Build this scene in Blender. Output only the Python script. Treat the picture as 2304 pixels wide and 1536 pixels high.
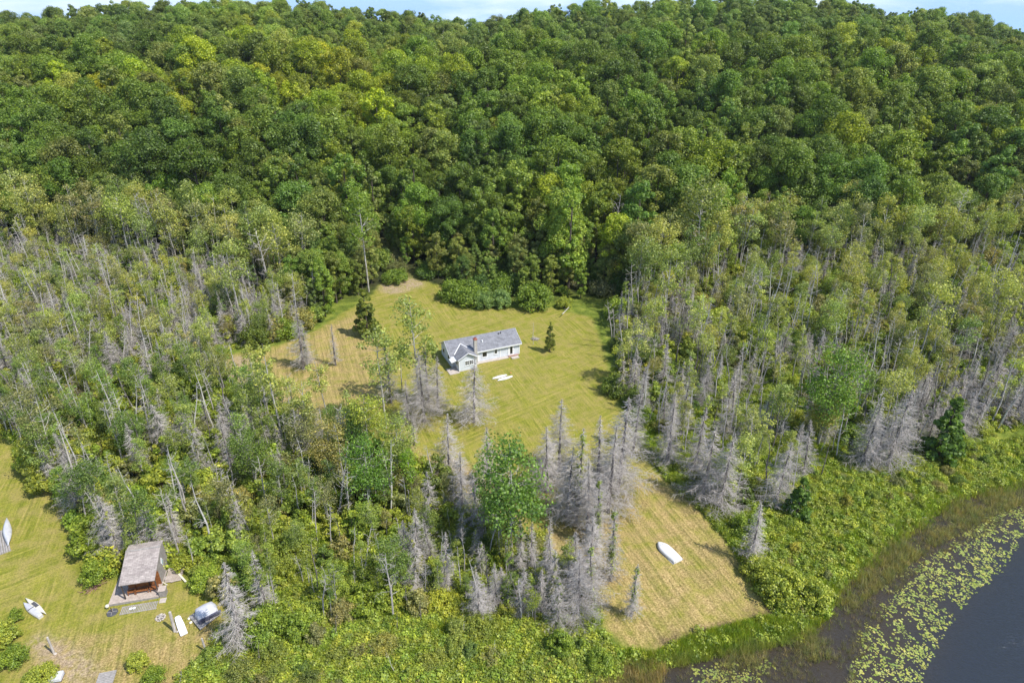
import bpy, bmesh, math, random
import numpy as np
from mathutils import Vector, Matrix
random.seed(7); R = np.random.default_rng(11)
scene = bpy.context.scene; COL = scene.collection
for o in list(bpy.data.objects): bpy.data.objects.remove(o)
# ------------------------------------------------------------------ camera
F, PITCH, H = 1470.0, math.radians(26.3), 60.0
SN, CS = math.sin(PITCH), math.cos(PITCH)
cd = bpy.data.cameras.new('camera'); cam = bpy.data.objects.new('camera', cd); COL.objects.link(cam)
cam.location = (0, 0, H); cam.rotation_euler = (math.radians(90)-PITCH, 0, 0)
cd.sensor_width = 36; cd.lens = 36*F/2304; cd.clip_start = .5; cd.clip_end = 20000
scene.camera = cam
# ------------------------------------------------------------------ sky and sun
SUN_EL, SUN_AZ = math.radians(54), math.atan2(-.47, .88)      # direction TOWARDS the sun in the xy plane
w = bpy.data.worlds.new('World'); scene.world = w; w.use_nodes = True
nt = w.node_tree; bg = nt.nodes['Background']; sk = nt.nodes.new('ShaderNodeTexSky')
sk.sky_type = 'NISHITA'; sk.sun_disc = False; sk.sun_elevation = SUN_EL
sk.sun_rotation = math.pi/2 - SUN_AZ; sk.air_density = 1.0; sk.dust_density = .6; sk.ozone_density = 1.5
tcw = nt.nodes.new('ShaderNodeTexCoord'); sxyz = nt.nodes.new('ShaderNodeSeparateXYZ'); nt.links.new(tcw.outputs['Generated'], sxyz.inputs[0])
rmp = nt.nodes.new('ShaderNodeMapRange'); rmp.inputs[1].default_value = 0.0; rmp.inputs[2].default_value = .22; rmp.inputs[3].default_value = 1; rmp.inputs[4].default_value = 0; nt.links.new(sxyz.outputs[2], rmp.inputs[0])
mpw = nt.nodes.new('ShaderNodeMapping'); mpw.inputs['Scale'].default_value = (1, 1, 5); nt.links.new(tcw.outputs['Generated'], mpw.inputs[0])
nzw = nt.nodes.new('ShaderNodeTexNoise'); nzw.inputs['Scale'].default_value = 4.5; nzw.inputs['Detail'].default_value = 6; nt.links.new(mpw.outputs[0], nzw.inputs['Vector'])
rw = nt.nodes.new('ShaderNodeValToRGB'); rw.color_ramp.elements[0].position = .42; rw.color_ramp.elements[0].color = (2.4, 4.0, 7.0, 1); rw.color_ramp.elements[1].position = .62; rw.color_ramp.elements[1].color = (5.5, 6.3, 7.3, 1); nt.links.new(nzw.outputs['Fac'], rw.inputs[0])
mxw = nt.nodes.new('ShaderNodeMix'); mxw.data_type = 'RGBA'; nt.links.new(rmp.outputs[0], mxw.inputs[0]); nt.links.new(sk.outputs[0], mxw.inputs[6]); nt.links.new(rw.outputs[0], mxw.inputs[7])
nt.links.new(mxw.outputs[2], bg.inputs[0]); bg.inputs[1].default_value = .15
sd = bpy.data.lights.new('sun', 'SUN'); sd.energy = 4.3; sd.angle = math.radians(.5); sd.color = (1, .95, .87)
sun = bpy.data.objects.new('sun', sd); COL.objects.link(sun)
sv = Vector((math.cos(SUN_AZ)*math.cos(SUN_EL), math.sin(SUN_AZ)*math.cos(SUN_EL), math.sin(SUN_EL)))
sun.rotation_euler = sv.to_track_quat('Z', 'Y').to_euler(); sun.location = (60, -30, 120)
scene.view_settings.view_transform = 'Standard'; scene.view_settings.look = 'None'
scene.view_settings.exposure = .4; scene.view_settings.gamma = 1
scene.render.engine = 'CYCLES'; scene.cycles.max_bounces = 5; scene.cycles.diffuse_bounces = 3
scene.cycles.transmission_bounces = 3; scene.cycles.glossy_bounces = 2

# ------------------------------------------------------------------ photo <-> place
def G(px, py, z=.5):
    u = (px-1152)/F; v = (py-768)/F; d = (H-z)/(SN+v*CS)
    return np.array([u*d, d*(CS-v*SN), z])
def P(x, y, z):
    d = y*CS+(H-z)*SN; v = (-y*SN+(H-z)*CS)
    return 1152+F*x/d, 768+F*v/d, d
def heightat(px, py, Y):
    v = (py-768)/F; d = Y/(CS-v*SN); return H-d*(SN+v*CS)
def inpoly(x, y, poly):
    x = np.asarray(x, float); y = np.asarray(y, float); r = np.zeros(x.shape, bool)
    n = len(poly)
    for i in range(n):
        x0, y0 = poly[i]; x1, y1 = poly[(i+1) % n]
        if y0 == y1: continue
        c = ((y0 > y) != (y1 > y)) & (x < (x1-x0)*(y-y0)/(y1-y0)+x0)
        r ^= c
    return r
def wpoly(pp, z=.5): return [tuple(G(a, b, z)[:2]) for a, b in pp]
LAWN1 = [(862,636),(925,628),(1000,645),(1005,680),(1070,697),(1160,692),(1240,690),(1330,712),(1352,760),(1372,840),(1385,900),(1432,985),(1450,1035),(1510,1090),(1580,1150),(1640,1220),(1690,1300),(1728,1365),(1722,1385),(1650,1405),(1560,1428),(1490,1462),(1420,1455),(1355,1400),(1330,1330),(1290,1270),(1230,1230),(1170,1190),(1110,1150),(1040,1110),(960,1070),(880,1040),(800,1010),(720,980),(640,930),(560,890),(515,860),(505,800),(560,790),(640,772),(700,748),(780,700),(830,670)]
LAWN2 = [(-150,880),(0,950),(35,1030),(80,1100),(150,1110),(190,1180),(195,1290),(270,1300),(400,1290),(430,1310),(500,1340),(520,1370),(490,1440),(440,1500),(380,1560),(330,1620),(-150,1620)]
WATERP = [(3600,700),(2500,1020),(2304,1095),(2170,1125),(2080,1185),(1990,1245),(1905,1320),(1870,1390),(1800,1432),(1700,1450),(1600,1476),(1500,1492),(1430,1495),(1400,1512),(1370,1545),(900,1570),(300,1640),(-300,1700)]
def WN(poly, z=.5): return wpoly(poly, z)
LW1, LW2 = WN(LAWN1), WN(LAWN2)
WW = wpoly(WATERP, 0) + [(-300, 10), (-300, -400), (900, -400), (900, 200)]
DIRT = [WN(p) for p in ([(862,636),(925,628),(960,640),(920,655),(880,662),(850,650)], [(510,800),(560,800),(575,850),(640,900),(700,935),(690,960),(560,895),(505,850)],
        [(850,1010),(900,985),(930,1000),(920,1040),(900,1060)], [(80,1420),(130,1440),(200,1470),(230,1536),(120,1536),(60,1450)], [(1180,1190),(1230,1200),(1300,1270),(1290,1290)])]
DRY = [WN(p) for p in ([(1340,1380),(1330,1330),(1420,1330),(1560,1290),(1640,1270),(1740,1370),(1730,1400),(1490,1480),(1400,1460)], [(1440,1040),(1520,1090),(1660,1240),(1640,1280),(1560,1300),(1420,1340),(1330,1330),(1200,1190),(1400,1150)],
        [(150,1430),(440,1410),(520,1380),(440,1540),(60,1600),(60,1480)], [(520,800),(560,790),(640,775),(700,750),(800,700),(860,760),(850,900),(760,960),(900,1000),(1100,1060),(1200,1200),(900,1060),(560,900)])]
MUD = [WN(p) for p in ([(1690,1350),(1732,1350),(1740,1385),(1680,1405),(1480,1450),(1480,1440),(1660,1385),(1690,1375)],)]
def smooth(a, k):
    for _ in range(k):
        b = a.copy(); b[1:-1] = (a[:-2]+2*a[1:-1]+a[2:])/4; a = b.copy(); b[:, 1:-1] = (a[:, :-2]+2*a[:, 1:-1]+a[:, 2:])/4; a = b
    return a
def vnoise(x, y, s, seed):
    r = np.random.default_rng(seed); g = r.random((64, 64)); x = x/s; y = y/s
    i = np.floor(x).astype(int); j = np.floor(y).astype(int); fx = x-i; fy = y-j; fx = fx*fx*(3-2*fx); fy = fy*fy*(3-2*fy)
    a = g[i % 64, j % 64]; b = g[(i+1) % 64, j % 64]; c = g[i % 64, (j+1) % 64]; d = g[(i+1) % 64, (j+1) % 64]
    return (a*(1-fx)+b*fx)*(1-fy)+(c*(1-fx)+d*fx)*fy
CREST_U = [-1.2, -.78, -.6, -.3, -.2, -.06, 0, .06, .3, .55, .68, .78, 1.2]
CREST_Z = [43, 43, 49, 50, 45, 39.5, 44, 49, 52, 50.5, 43, 34, 30]
def hill(x, y):
    x = np.asarray(x, float); y = np.asarray(y, float)
    prof = np.interp(y, [150, 165, 185, 215, 265, 340, 400, 450, 650, 1500], [0, 1.5, 5.5, 13, 25, 37, 43, 44, 30, 5])/44.
    dd = np.maximum(y*CS+20*SN, 1); u = x/dd
    cz = np.interp(u, CREST_U, CREST_Z)
    t = np.clip((y-200)/160, 0, 1); amp = 44*(1-t)+cz*t
    far = np.clip((y-150)/100, 0, 1)
    return prof*amp + far*3.5*(vnoise(x+900, y+900, 55, 3)-.5) + far*2*(vnoise(x+900, y+900, 24, 4)-.5)
# ------------------------------------------------------------------ node helpers
def mat(name, fn=None, col=(.5,.5,.5), rough=.8, spec=.3, metal=0):
    m = bpy.data.materials.new(name); m.use_nodes = True; n = m.node_tree; b = n.nodes['Principled BSDF']
    b.inputs['Base Color'].default_value = (*col, 1); b.inputs['Roughness'].default_value = rough
    b.inputs['Specular IOR Level'].default_value = spec; b.inputs['Metallic'].default_value = metal
    if fn: fn(n, b)
    return m
def nd(n, t, **k):
    x = n.nodes.new(t)
    for a, v in k.items(): setattr(x, a, v)
    return x
def ln(n, a, b): n.links.new(a, b)
def noise(n, scale, detail=4, coord=None, rough=.55, sc=None):
    t = nd(n, 'ShaderNodeTexNoise'); t.inputs['Scale'].default_value = scale; t.inputs['Detail'].default_value = detail; t.inputs['Roughness'].default_value = rough
    c = nd(n, 'ShaderNodeNewGeometry').outputs['Position'] if coord == 'w' or coord is None else nd(n, 'ShaderNodeTexCoord').outputs['Object']
    if sc:
        mp = nd(n, 'ShaderNodeMapping', vector_type='TEXTURE'); mp.inputs['Scale'].default_value = tuple(1/q for q in sc[0]); mp.inputs['Rotation'].default_value = sc[1]; ln(n, c, mp.inputs[0]); c = mp.outputs[0]
    ln(n, c, t.inputs['Vector']); return t.outputs['Fac']
def ramp(n, fac, stops):
    r = nd(n, 'ShaderNodeValToRGB'); e = r.color_ramp.elements
    while len(e) < len(stops): e.new(.5)
    for i, (p, c) in enumerate(stops): e[i].position = p; e[i].color = (*c, 1) if len(c) == 3 else c
    ln(n, fac, r.inputs[0]); return r.outputs[0]
def mix(n, fac, a, b, mode='MIX'):
    m = nd(n, 'ShaderNodeMix', data_type='RGBA', blend_type=mode)
    for s, v in ((0, fac), (6, a), (7, b)):
        if isinstance(v, (int, float)): m.inputs[s].default_value = v
        elif isinstance(v, tuple): m.inputs[s].default_value = (*v, 1)
        else: ln(n, v, m.inputs[s])
    return m.outputs[2]
def math_(n, op, a, b=0.0):
    m = nd(n, 'ShaderNodeMath', operation=op)
    for s, v in ((0, a), (1, b)):
        if isinstance(v, (int, float)): m.inputs[s].default_value = v
        else: ln(n, v, m.inputs[s])
    return m.outputs[0]
def bump(n, b, fac, strength=.3, dist=.1):
    u = nd(n, 'ShaderNodeBump'); u.inputs['Strength'].default_value = strength; u.inputs['Distance'].default_value = dist
    ln(n, fac, u.inputs['Height']); ln(n, u.outputs[0], b.inputs['Normal'])
# ------------------------------------------------------------------ materials
def leaf_mat(name, trans=.4, gloss=.03):
    m = bpy.data.materials.new(name); m.use_nodes = True; n = m.node_tree; n.nodes.clear()
    out = nd(n, 'ShaderNodeOutputMaterial')
    at = nd(n, 'ShaderNodeAttribute', attribute_type='INSTANCER', attribute_name='tint')
    geo = nd(n, 'ShaderNodeNewGeometry'); rnd = geo.outputs['Random Per Island']
    f = ramp(n, rnd, [(0, (.55,.6,.6)), (.5, (1,1,1)), (.85, (1.25,1.2,1.0)), (1, (1.9,1.75,1.6))])
    c = mix(n, 1.0, at.outputs['Color'], f, 'MULTIPLY')
    nz = noise(n, .9, 2); g = ramp(n, nz, [(.3, (.7,.78,.8)), (.7, (1.2,1.12,1.0))])
    c = mix(n, 1.0, c, g, 'MULTIPLY')
    d = nd(n, 'ShaderNodeBsdfDiffuse'); t = nd(n, 'ShaderNodeBsdfTranslucent'); gl = nd(n, 'ShaderNodeBsdfGlossy'); gl.inputs['Roughness'].default_value = .5
    gl.inputs['Color'].default_value = (.8,.85,.8,1)
    ln(n, c, d.inputs[0]); tc = mix(n, 1.0, c, (1.25,1.3,.5), 'MULTIPLY'); ln(n, tc, t.inputs[0])
    m1 = nd(n, 'ShaderNodeMixShader'); m1.inputs[0].default_value = trans; ln(n, d.outputs[0], m1.inputs[1]); ln(n, t.outputs[0], m1.inputs[2])
    m2 = nd(n, 'ShaderNodeMixShader'); m2.inputs[0].default_value = gloss; ln(n, m1.outputs[0], m2.inputs[1]); ln(n, gl.outputs[0], m2.inputs[2])
    ln(n, m2.outputs[0], out.inputs[0]); return m
LEAF = leaf_mat('leaves'); GRASS = leaf_mat('grass_blades', .3, .03); PAD = leaf_mat('lily_pad_leaves', .1, .02)
def bark(name, c0, c1, sc=3):
    def f(n, b):
        z = noise(n, sc, 4, 'o', .6, ((1,1,.35), (0,0,0)))
        ln(n, ramp(n, z, [(.35, c0), (.65, c1)]), b.inputs['Base Color'])
    return mat(name, f, rough=.9, spec=.15)
B_BROWN = bark('brown_bark', (.06,.05,.04), (.16,.13,.105)); B_PALE = bark('pale_aspen_bark', (.22,.20,.17), (.55,.53,.48), 4)
B_DEAD = bark('weathered_dead_wood', (.33,.30,.275), (.55,.51,.475)); B_DTRUNK = bark('dark_spruce_bark', (.10,.085,.08), (.24,.21,.20))
B_WHITE = bark('bleached_wood', (.36,.34,.31), (.6,.58,.54))
def f_ground(n, b):
    at = nd(n, 'ShaderNodeAttribute', attribute_name='masks'); sp = nd(n, 'ShaderNodeSeparateColor'); ln(n, at.outputs['Color'], sp.inputs[0])
    at2 = nd(n, 'ShaderNodeAttribute', attribute_name='masks2'); sp2 = nd(n, 'ShaderNodeSeparateColor'); ln(n, at2.outputs['Color'], sp2.inputs[0])
    st = noise(n, 1.0, 4, 'w', .6, ((.13,3.0,1), (0,0,math.radians(38)))); st2 = noise(n, 1.0, 3, 'w', .6, ((.13,3.2,1), (0,0,math.radians(-70))))
    big = noise(n, .09, 4); fine = noise(n, 5.5, 3, 'w', .7); mid = noise(n, .55, 4, 'w', .62)
    stripes = mix(n, math_(n, 'MAXIMUM', sp.outputs[1], ramp(n, big, [(.42, (0,0,0)), (.58, (1,1,1))])), st, st2)
    lawn = ramp(n, stripes, [(.28, (.13,.15,.018)), (.46, (.205,.215,.03)), (.56, (.26,.25,.042)), (.74, (.37,.31,.09))])
    lawn = mix(n, ramp(n, mid, [(.40, (0,0,0)), (.66, (.6,.6,.6))]), lawn, (.34,.265,.10))
    dry = ramp(n, fine, [(.25, (.22,.155,.06)), (.5, (.35,.26,.11)), (.75, (.47,.36,.18))])
    dry = mix(n, .75, dry, mix(n, 1.0, dry, ramp(n, st2, [(.35, (.6,.66,.55)), (.62, (1.2,1.18,1.15))]), 'MULTIPLY'))
    dfac = math_(n, 'MULTIPLY', sp.outputs[1], math_(n, 'ADD', math_(n, 'MULTIPLY', mid, 2.4), -.5))
    lawn = mix(n, dfac, lawn, dry)
    lawn = mix(n, math_(n, 'MULTIPLY', sp.outputs[2], ramp(n, noise(n, 1.3, 5, 'w', .65), [(.36, (.1,.1,.1)), (.56, (1,1,1))])), lawn, ramp(n, fine, [(.3, (.27,.19,.12)), (.7, (.44,.35,.24))]))
    lawn = mix(n, .8, lawn, mix(n, 1.0, lawn, ramp(n, fine, [(.28, (.5,.55,.5)), (.5, (1,1,1)), (.72, (1.45,1.4,1.4))]), 'MULTIPLY'))
    wild = ramp(n, mid, [(.3, (.06,.085,.015)), (.5, (.14,.19,.028)), (.7, (.25,.28,.05))])
    wild = mix(n, .6, wild, mix(n, 1.0, wild, ramp(n, fine, [(.25, (.4,.4,.4)), (.75, (1.6,1.5,1.4))]), 'MULTIPLY'))
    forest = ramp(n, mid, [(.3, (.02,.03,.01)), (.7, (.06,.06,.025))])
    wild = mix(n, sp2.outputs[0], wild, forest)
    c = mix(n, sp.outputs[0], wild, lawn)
    mudc = ramp(n, fine, [(.3, (.03,.022,.017)), (.7, (.10,.07,.055))])
    c = mix(n, math_(n, 'MULTIPLY', sp2.outputs[1], ramp(n, mid, [(.35, (0,0,0)), (.6, (1,1,1))])), c, mudc)
    ln(n, c, b.inputs['Base Color']); bump(n, b, fine, .6, .12)
M_GROUND = mat('ground_grass_and_soil', f_ground, rough=.95, spec=.1)
def f_water(n, b):
    at = nd(n, 'ShaderNodeAttribute', attribute_name='shallow'); z = noise(n, .35, 4)
    ln(n, mix(n, math_(n, 'MULTIPLY', at.outputs['Fac'], math_(n, 'ADD', z, .45)), (.024,.029,.038), (.048,.038,.026)), b.inputs['Base Color'])
    wv = noise(n, 1.0, 3, 'w', .6, ((1.6,6.0,1), (0,0,math.radians(-32)))); bump(n, b, wv, .8, .15)
M_WATER = mat('lake_water', f_water, rough=.07, spec=.5)
# ------------------------------------------------------------------ tagging
def tag(o, label=None, cat=None, group=None, kind=None):
    if label: o['label'] = label
    if cat: o['category'] = cat
    if group: o['group'] = group
    if kind: o['kind'] = kind
    return o
def link(name, me, parent=None):
    o = bpy.data.objects.new(name, me); COL.objects.link(o)
    if parent: o.parent = parent
    return o
def empty(name, loc, rz=0, **k):
    o = bpy.data.objects.new(name, None); COL.objects.link(o); o.location = loc; o.rotation_euler = (0,0,rz); o.empty_display_size = .3
    return tag(o, **k)
def npmesh(name, V, Fq, mats, mi=None, smooth_=False):
    """V (n,3); Fq: list of arrays of faces (m,k)"""
    me = bpy.data.meshes.new(name); V = np.asarray(V, np.float32)
    me.vertices.add(len(V)); me.vertices.foreach_set('co', V.ravel())
    loops = np.concatenate([f.ravel() for f in Fq]).astype(np.int32); tot = np.concatenate([np.full(len(f), f.shape[1]) for f in Fq]).astype(np.int32)
    st = np.concatenate([[0], np.cumsum(tot)[:-1]]).astype(np.int32)
    me.loops.add(len(loops)); me.loops.foreach_set('vertex_index', loops)
    me.polygons.add(len(tot)); me.polygons.foreach_set('loop_start', st); me.polygons.foreach_set('loop_total', tot)
    for m in mats: me.materials.append(m)
    if mi is not None: me.polygons.foreach_set('material_index', np.asarray(mi, np.int32))
    me.polygons.foreach_set('use_smooth', np.full(len(tot), smooth_))
    me.update(calc_edges=True); return me
# ------------------------------------------------------------------ ground: one sheet
def axis(a, b, step, far, growth=1.35):
    mid = np.arange(a, b+1e-6, step); lo = []; hi = []; s = step; p = a
    while p > far[0]: s = min(s*growth, 150); p -= s; lo.append(p)
    s = step; p = b
    while p < far[1]: s = min(s*growth, 150); p += s; hi.append(p)
    return np.concatenate([lo[::-1], mid, hi])
xs = axis(-95, 95, .45, (-2600, 2600)); ys = np.concatenate([axis(36, 156, .45, (-900, 150))[:-1], np.arange(157, 470, 4), np.arange(475, 3000, 60)])
ys = np.unique(np.round(ys, 3)); keep = np.concatenate([[True], np.diff(ys) > .2]); ys = ys[keep]
X, Y = np.meshgrid(xs, ys, indexing='ij')
jx = X + .8*(vnoise(X+500, Y+500, 1.3, 21)-.5); jy = Y + .8*(vnoise(X+500, Y+500, 1.3, 22)-.5)
inw = inpoly(jx, jy, WW).astype(float)
land = smooth(1-inw, 6)
Z = .5*land - .9*(1-land) + hill(X, Y) + .12*(vnoise(X+500, Y+500, 3, 8)-.5)*land + .35*(vnoise(X+500, Y+500, 17, 9)-.5)*land
Z = np.where(inw > .5, np.minimum(Z, -.25), Z)
zone_lawn = (inpoly(jx, jy, LW1) | inpoly(jx, jy, LW2)).astype(float)
dry = np.zeros_like(X); dirt = np.zeros_like(X); mud = np.zeros_like(X)
for p in DRY: dry = np.maximum(dry, inpoly(jx, jy, p))
for p in DIRT: dirt = np.maximum(dirt, inpoly(jx, jy, p))
for p in MUD: mud = np.maximum(mud, inpoly(jx, jy, p))
shoremud = np.clip(1-np.abs(land-.45)*2.2, 0, 1)
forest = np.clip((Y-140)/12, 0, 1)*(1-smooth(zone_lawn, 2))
def ground_z(x, y):
    i = np.clip(np.searchsorted(xs, x)-1, 0, len(xs)-2); j = np.clip(np.searchsorted(ys, y)-1, 0, len(ys)-2)
    fx = (x-xs[i])/(xs[i+1]-xs[i]); fy = (y-ys[j])/(ys[j+1]-ys[j])
    return (Z[i,j]*(1-fx)+Z[i+1,j]*fx)*(1-fy)+(Z[i,j+1]*(1-fx)+Z[i+1,j+1]*fx)*fy
nx, ny = X.shape; idx = np.arange(nx*ny).reshape(nx, ny)
Fg = np.stack([idx[:-1,:-1], idx[1:,:-1], idx[1:,1:], idx[:-1,1:]], -1).reshape(-1, 4)
gm = npmesh('ground', np.stack([X, Y, Z], -1).reshape(-1, 3), [Fg], [M_GROUND], smooth_=True)
def vcol(me, name, r, g, b):
    a = me.color_attributes.new(name, 'FLOAT_COLOR', 'POINT'); c = np.stack([r, g, b, np.ones_like(r)], -1).astype(np.float32); a.data.foreach_set('color', c.ravel())
vcol(gm, 'masks', smooth(zone_lawn, 1).ravel(), smooth(dry, 6).ravel(), smooth(dirt, 3).ravel())
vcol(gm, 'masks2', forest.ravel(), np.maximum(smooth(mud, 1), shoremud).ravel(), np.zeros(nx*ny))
tag(link('ground', gm), kind='structure')
# water: one sheet
xw = np.concatenate([np.arange(-300, -60, 40), np.arange(-60, 130, 1.5), np.arange(130, 900, 60)]); yw = np.concatenate([np.arange(-400, 30, 50), np.arange(30, 110, 1.5), np.arange(110, 330, 40)])
XW, YW = np.meshgrid(xw, yw, indexing='ij'); lw = inpoly(XW, YW, WW)
DEEP = wpoly([(2304,1190),(2150,1330),(2100,1420),(2050,1560),(1900,2200),(4000,2200),(4000,1000)], 0)
sh = smooth(1-inpoly(XW, YW, DEEP).astype(float), 3)
ii = np.arange(XW.size).reshape(XW.shape); Fw = np.stack([ii[:-1,:-1], ii[1:,:-1], ii[1:,1:], ii[:-1,1:]], -1).reshape(-1, 4)
cx = XW.ravel()[Fw].mean(1); cy = YW.ravel()[Fw].mean(1)
Fw = Fw[(ground_z(cx, cy) < .45)]
wm = npmesh('water', np.stack([XW, YW, np.zeros_like(XW)], -1).reshape(-1, 3), [Fw], [M_WATER], smooth_=True)
a = wm.attributes.new('shallow', 'FLOAT', 'POINT'); a.data.foreach_set('value', sh.ravel().astype(np.float32))
tag(link('water', wm), kind='structure')

# ------------------------------------------------------------------ plant builders
def leaves(C, Rad, n, size, up=.35, flat=.8, out=1.0, rj=.9, rg=None, aspect=1.0):
    rg = rg or R
    C = np.repeat(np.asarray(C, float), n, 0); Rr = np.repeat(np.asarray(Rad, float), n)
    d = rg.normal(size=(len(C), 3)); d /= np.linalg.norm(d, axis=1)[:, None]
    rr = Rr*(.35+.65*rg.random(len(C))**.5)
    p = C + d*rr[:, None]*np.array([1, 1, flat])
    nn = d*out + np.array([0, 0, up]) + rj*rg.normal(size=d.shape)*.5; nn /= np.linalg.norm(nn, axis=1)[:, None]
    t = np.cross(nn, rg.normal(size=d.shape)); t /= np.linalg.norm(t, axis=1)[:, None]; b = np.cross(nn, t)
    s = size*(.55+.9*rg.random(len(C)))[:, None]*.5
    t = t*s*aspect; b = b*s
    V = np.stack([p-t-b*.4, p+t*.35-b, p+t+b*.5, p-t*.3+b], 1).reshape(-1, 3)
    return V, np.arange(len(V)).reshape(-1, 4)
class Wood:
    def __init__(s): s.V = []; s.F3 = []; s.F4 = []; s.n = 0
    def tube(s, pts, rad, k=5):
        pts = [Vector(p) for p in pts]; base = s.n
        for i, p in enumerate(pts):
            d = (pts[min(i+1, len(pts)-1)]-pts[max(i-1, 0)]).normalized(); a = d.orthogonal().normalized(); b = d.cross(a)
            for j in range(k):
                t = 2*math.pi*j/k; s.V.append(p+(a*math.cos(t)+b*math.sin(t))*rad[i])
        for i in range(len(pts)-1):
            for j in range(k): s.F4.append((base+i*k+j, base+i*k+(j+1) % k, base+(i+1)*k+(j+1) % k, base+(i+1)*k+j))
        if k == 3: s.F3.append((base+(len(pts)-1)*3, base+(len(pts)-1)*3+1, base+(len(pts)-1)*3+2))
        else: s.F4.append(tuple(base+(len(pts)-1)*k+q for q in range(4)))
        s.n += k*len(pts)
    def arr(s): return np.array([tuple(v) for v in s.V]), [f for f in (np.array(s.F4, int).reshape(-1, 4), np.array(s.F3, int).reshape(-1, 3)) if len(f)]
def rv(a=1): return Vector((random.uniform(-a, a), random.uniform(-a, a), random.uniform(-a, a)))
def finish(name, wood, wm_, leaf=None, lm=LEAF, woodmesh2=None):
    """returns dict of part meshes and a combined proto mesh for scattering"""
    V, Fs = wood.arr(); d = {'parts': []}
    d['parts'].append(('trunk', npmesh(name+'_trunk', V, Fs, [wm_])))
    cV = [V]; cF = list(Fs); mi = [0]*sum(len(f) for f in Fs); off = len(V); mats = [wm_]
    if woodmesh2:
        V2, F2 = woodmesh2[0].arr(); d['parts'].append(('branches', npmesh(name+'_branches', V2, F2, [woodmesh2[1]])))
        cV.append(V2); cF += [f+off for f in F2]; mats.append(woodmesh2[1]); mi += [1]*sum(len(f) for f in F2); off += len(V2)
    if leaf is not None:
        LV, LF = leaf; d['parts'].append(('crown', npmesh(name+'_crown', LV, [LF], [lm])))
        cV.append(LV); cF.append(LF+off); mats.append(lm); mi += [len(mats)-1]*len(LF)
    me = npmesh(name+'_proto', np.concatenate(cV), cF, mats, mi); d['proto'] = bpy.data.objects.new(name+'_proto', me)
    return d
def limb(w, a, b, r0, r1, k=4, bend=.15):
    a, b = Vector(a), Vector(b); L = (b-a).length; pts = [a]; n = 3
    for i in range(1, n): t = i/n; pts.append(a.lerp(b, t)+rv(bend*L*.35)+Vector((0, 0, -bend*L*.5*math.sin(math.pi*t))))
    pts.append(b); w.tube(pts, [r0+(r1-r0)*i/n for i in range(n+1)], k); return pts
def broadleaf(seed, hh=20, cr=5, clusters=46, per=165, size=.31, low=.22, shape=1.0):
    random.seed(seed); rg = np.random.default_rng(seed)
    w = Wood(); lean = rv(.5); lean.z = 0; th = hh*.55
    w.tube([(0,0,-.3), lean*.3+Vector((0,0,th*.5)), lean*.7+Vector((0,0,th)), lean+Vector((0,0,hh*.85))], [hh*.016, hh*.012, hh*.008, .04], 6)
    C = []; Rd = []
    cz = hh*(low+1)/2; ch = hh*(1-low)/2
    # a handful of big lobes, each made of clusters
    lobes = []
    for i in range(random.randint(6, 9)):
        a = random.uniform(0, 6.28); zt = random.uniform(-.75, .85); rr = cr*math.sqrt(max(.05, 1-abs(zt)**2.2))*random.uniform(.45, .8)*shape
        lobes.append(Vector((math.cos(a)*rr, math.sin(a)*rr, cz+zt*ch*.85)))
    lobes.append(Vector((0, 0, cz+ch*.75)))
    for i in range(clusters):
        if i % 5 < 2:
            a = random.uniform(0, 6.28); zt = random.uniform(-.9, 1)**1; rr = cr*math.sqrt(max(.04, 1-abs(zt)**2))*random.uniform(.6, .98); q = Vector((math.cos(a)*rr, math.sin(a)*rr, cz+zt*ch*.95))
        else: L = random.choice(lobes); d = rv(1).normalized(); q = L+d*cr*random.uniform(.25, .5)
        q.z = min(q.z, hh-.6)
        C.append(q); Rd.append(cr*random.uniform(.15, .34))
    for L in lobes:
        z0 = max(hh*.2, L.z-hh*.22); s = lean*(z0/hh)+Vector((0,0,z0)); limb(w, s, L, hh*.006, .03)
    for q in C[::5]: limb(w, min(lobes, key=lambda l: (l-q).length), q, .05, .015, 3)
    return finish('broadleaf', w, B_BROWN, leaves(C, Rd, per, size, rg=rg, flat=.85, up=.5))
def aspen(seed, hh=13, cr=1.8, top=.45, clusters=26, per=62, size=.18, barkm=None, stems=1):
    random.seed(seed); rg = np.random.default_rng(seed); w = Wood(); C = []; Rd = []
    for s_ in range(stems):
        off = rv(.8) if s_ else Vector(); off.z = 0; hs = hh*(1 if not s_ else random.uniform(.7, .95)); lean = rv(hs*.09); lean.z = 0
        tp = [off+Vector((0,0,-.3)), off+lean*.3+rv(.1)+Vector((0,0,hs*.35)), off+lean*.65+rv(.15)+Vector((0,0,hs*.7)), off+lean+Vector((0,0,hs))]
        w.tube(tp, [.05+hs*.006, .04+hs*.0045, .03+hs*.0022, .015], 6)
        def at(t):
            t *= 3; i = min(int(t), 2); return tp[i].lerp(tp[i+1], t-i)
        for i in range(int(clusters/stems)):
            t = random.uniform(1-top, 1.0)**.9; a = random.uniform(0, 6.28); u = (t-(1-top))/top
            rr = cr*(.35+.9*math.sin(math.pi*min(1, .15+u*.8)))*random.uniform(.35, 1)
            st = at(max(.1, t-.06)); q = st+Vector((math.cos(a)*rr, math.sin(a)*rr, rr*random.uniform(.3, .9)))
            C.append(q); Rd.append(random.uniform(.55, 1.15)*cr/1.8); limb(w, st, q, .035, .012, 3)
        for i in range(5):
            t = random.uniform(.25, .6); a = random.uniform(0, 6.28); L = random.uniform(.4, 1.3); st = at(t); w.tube([st, st+Vector((math.cos(a)*L, math.sin(a)*L, L*.3))], [.025, .008], 3)
    return finish('aspen', w, barkm or B_PALE, leaves(C, Rd, per, size, rg=rg, flat=.85, up=.3))
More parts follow.
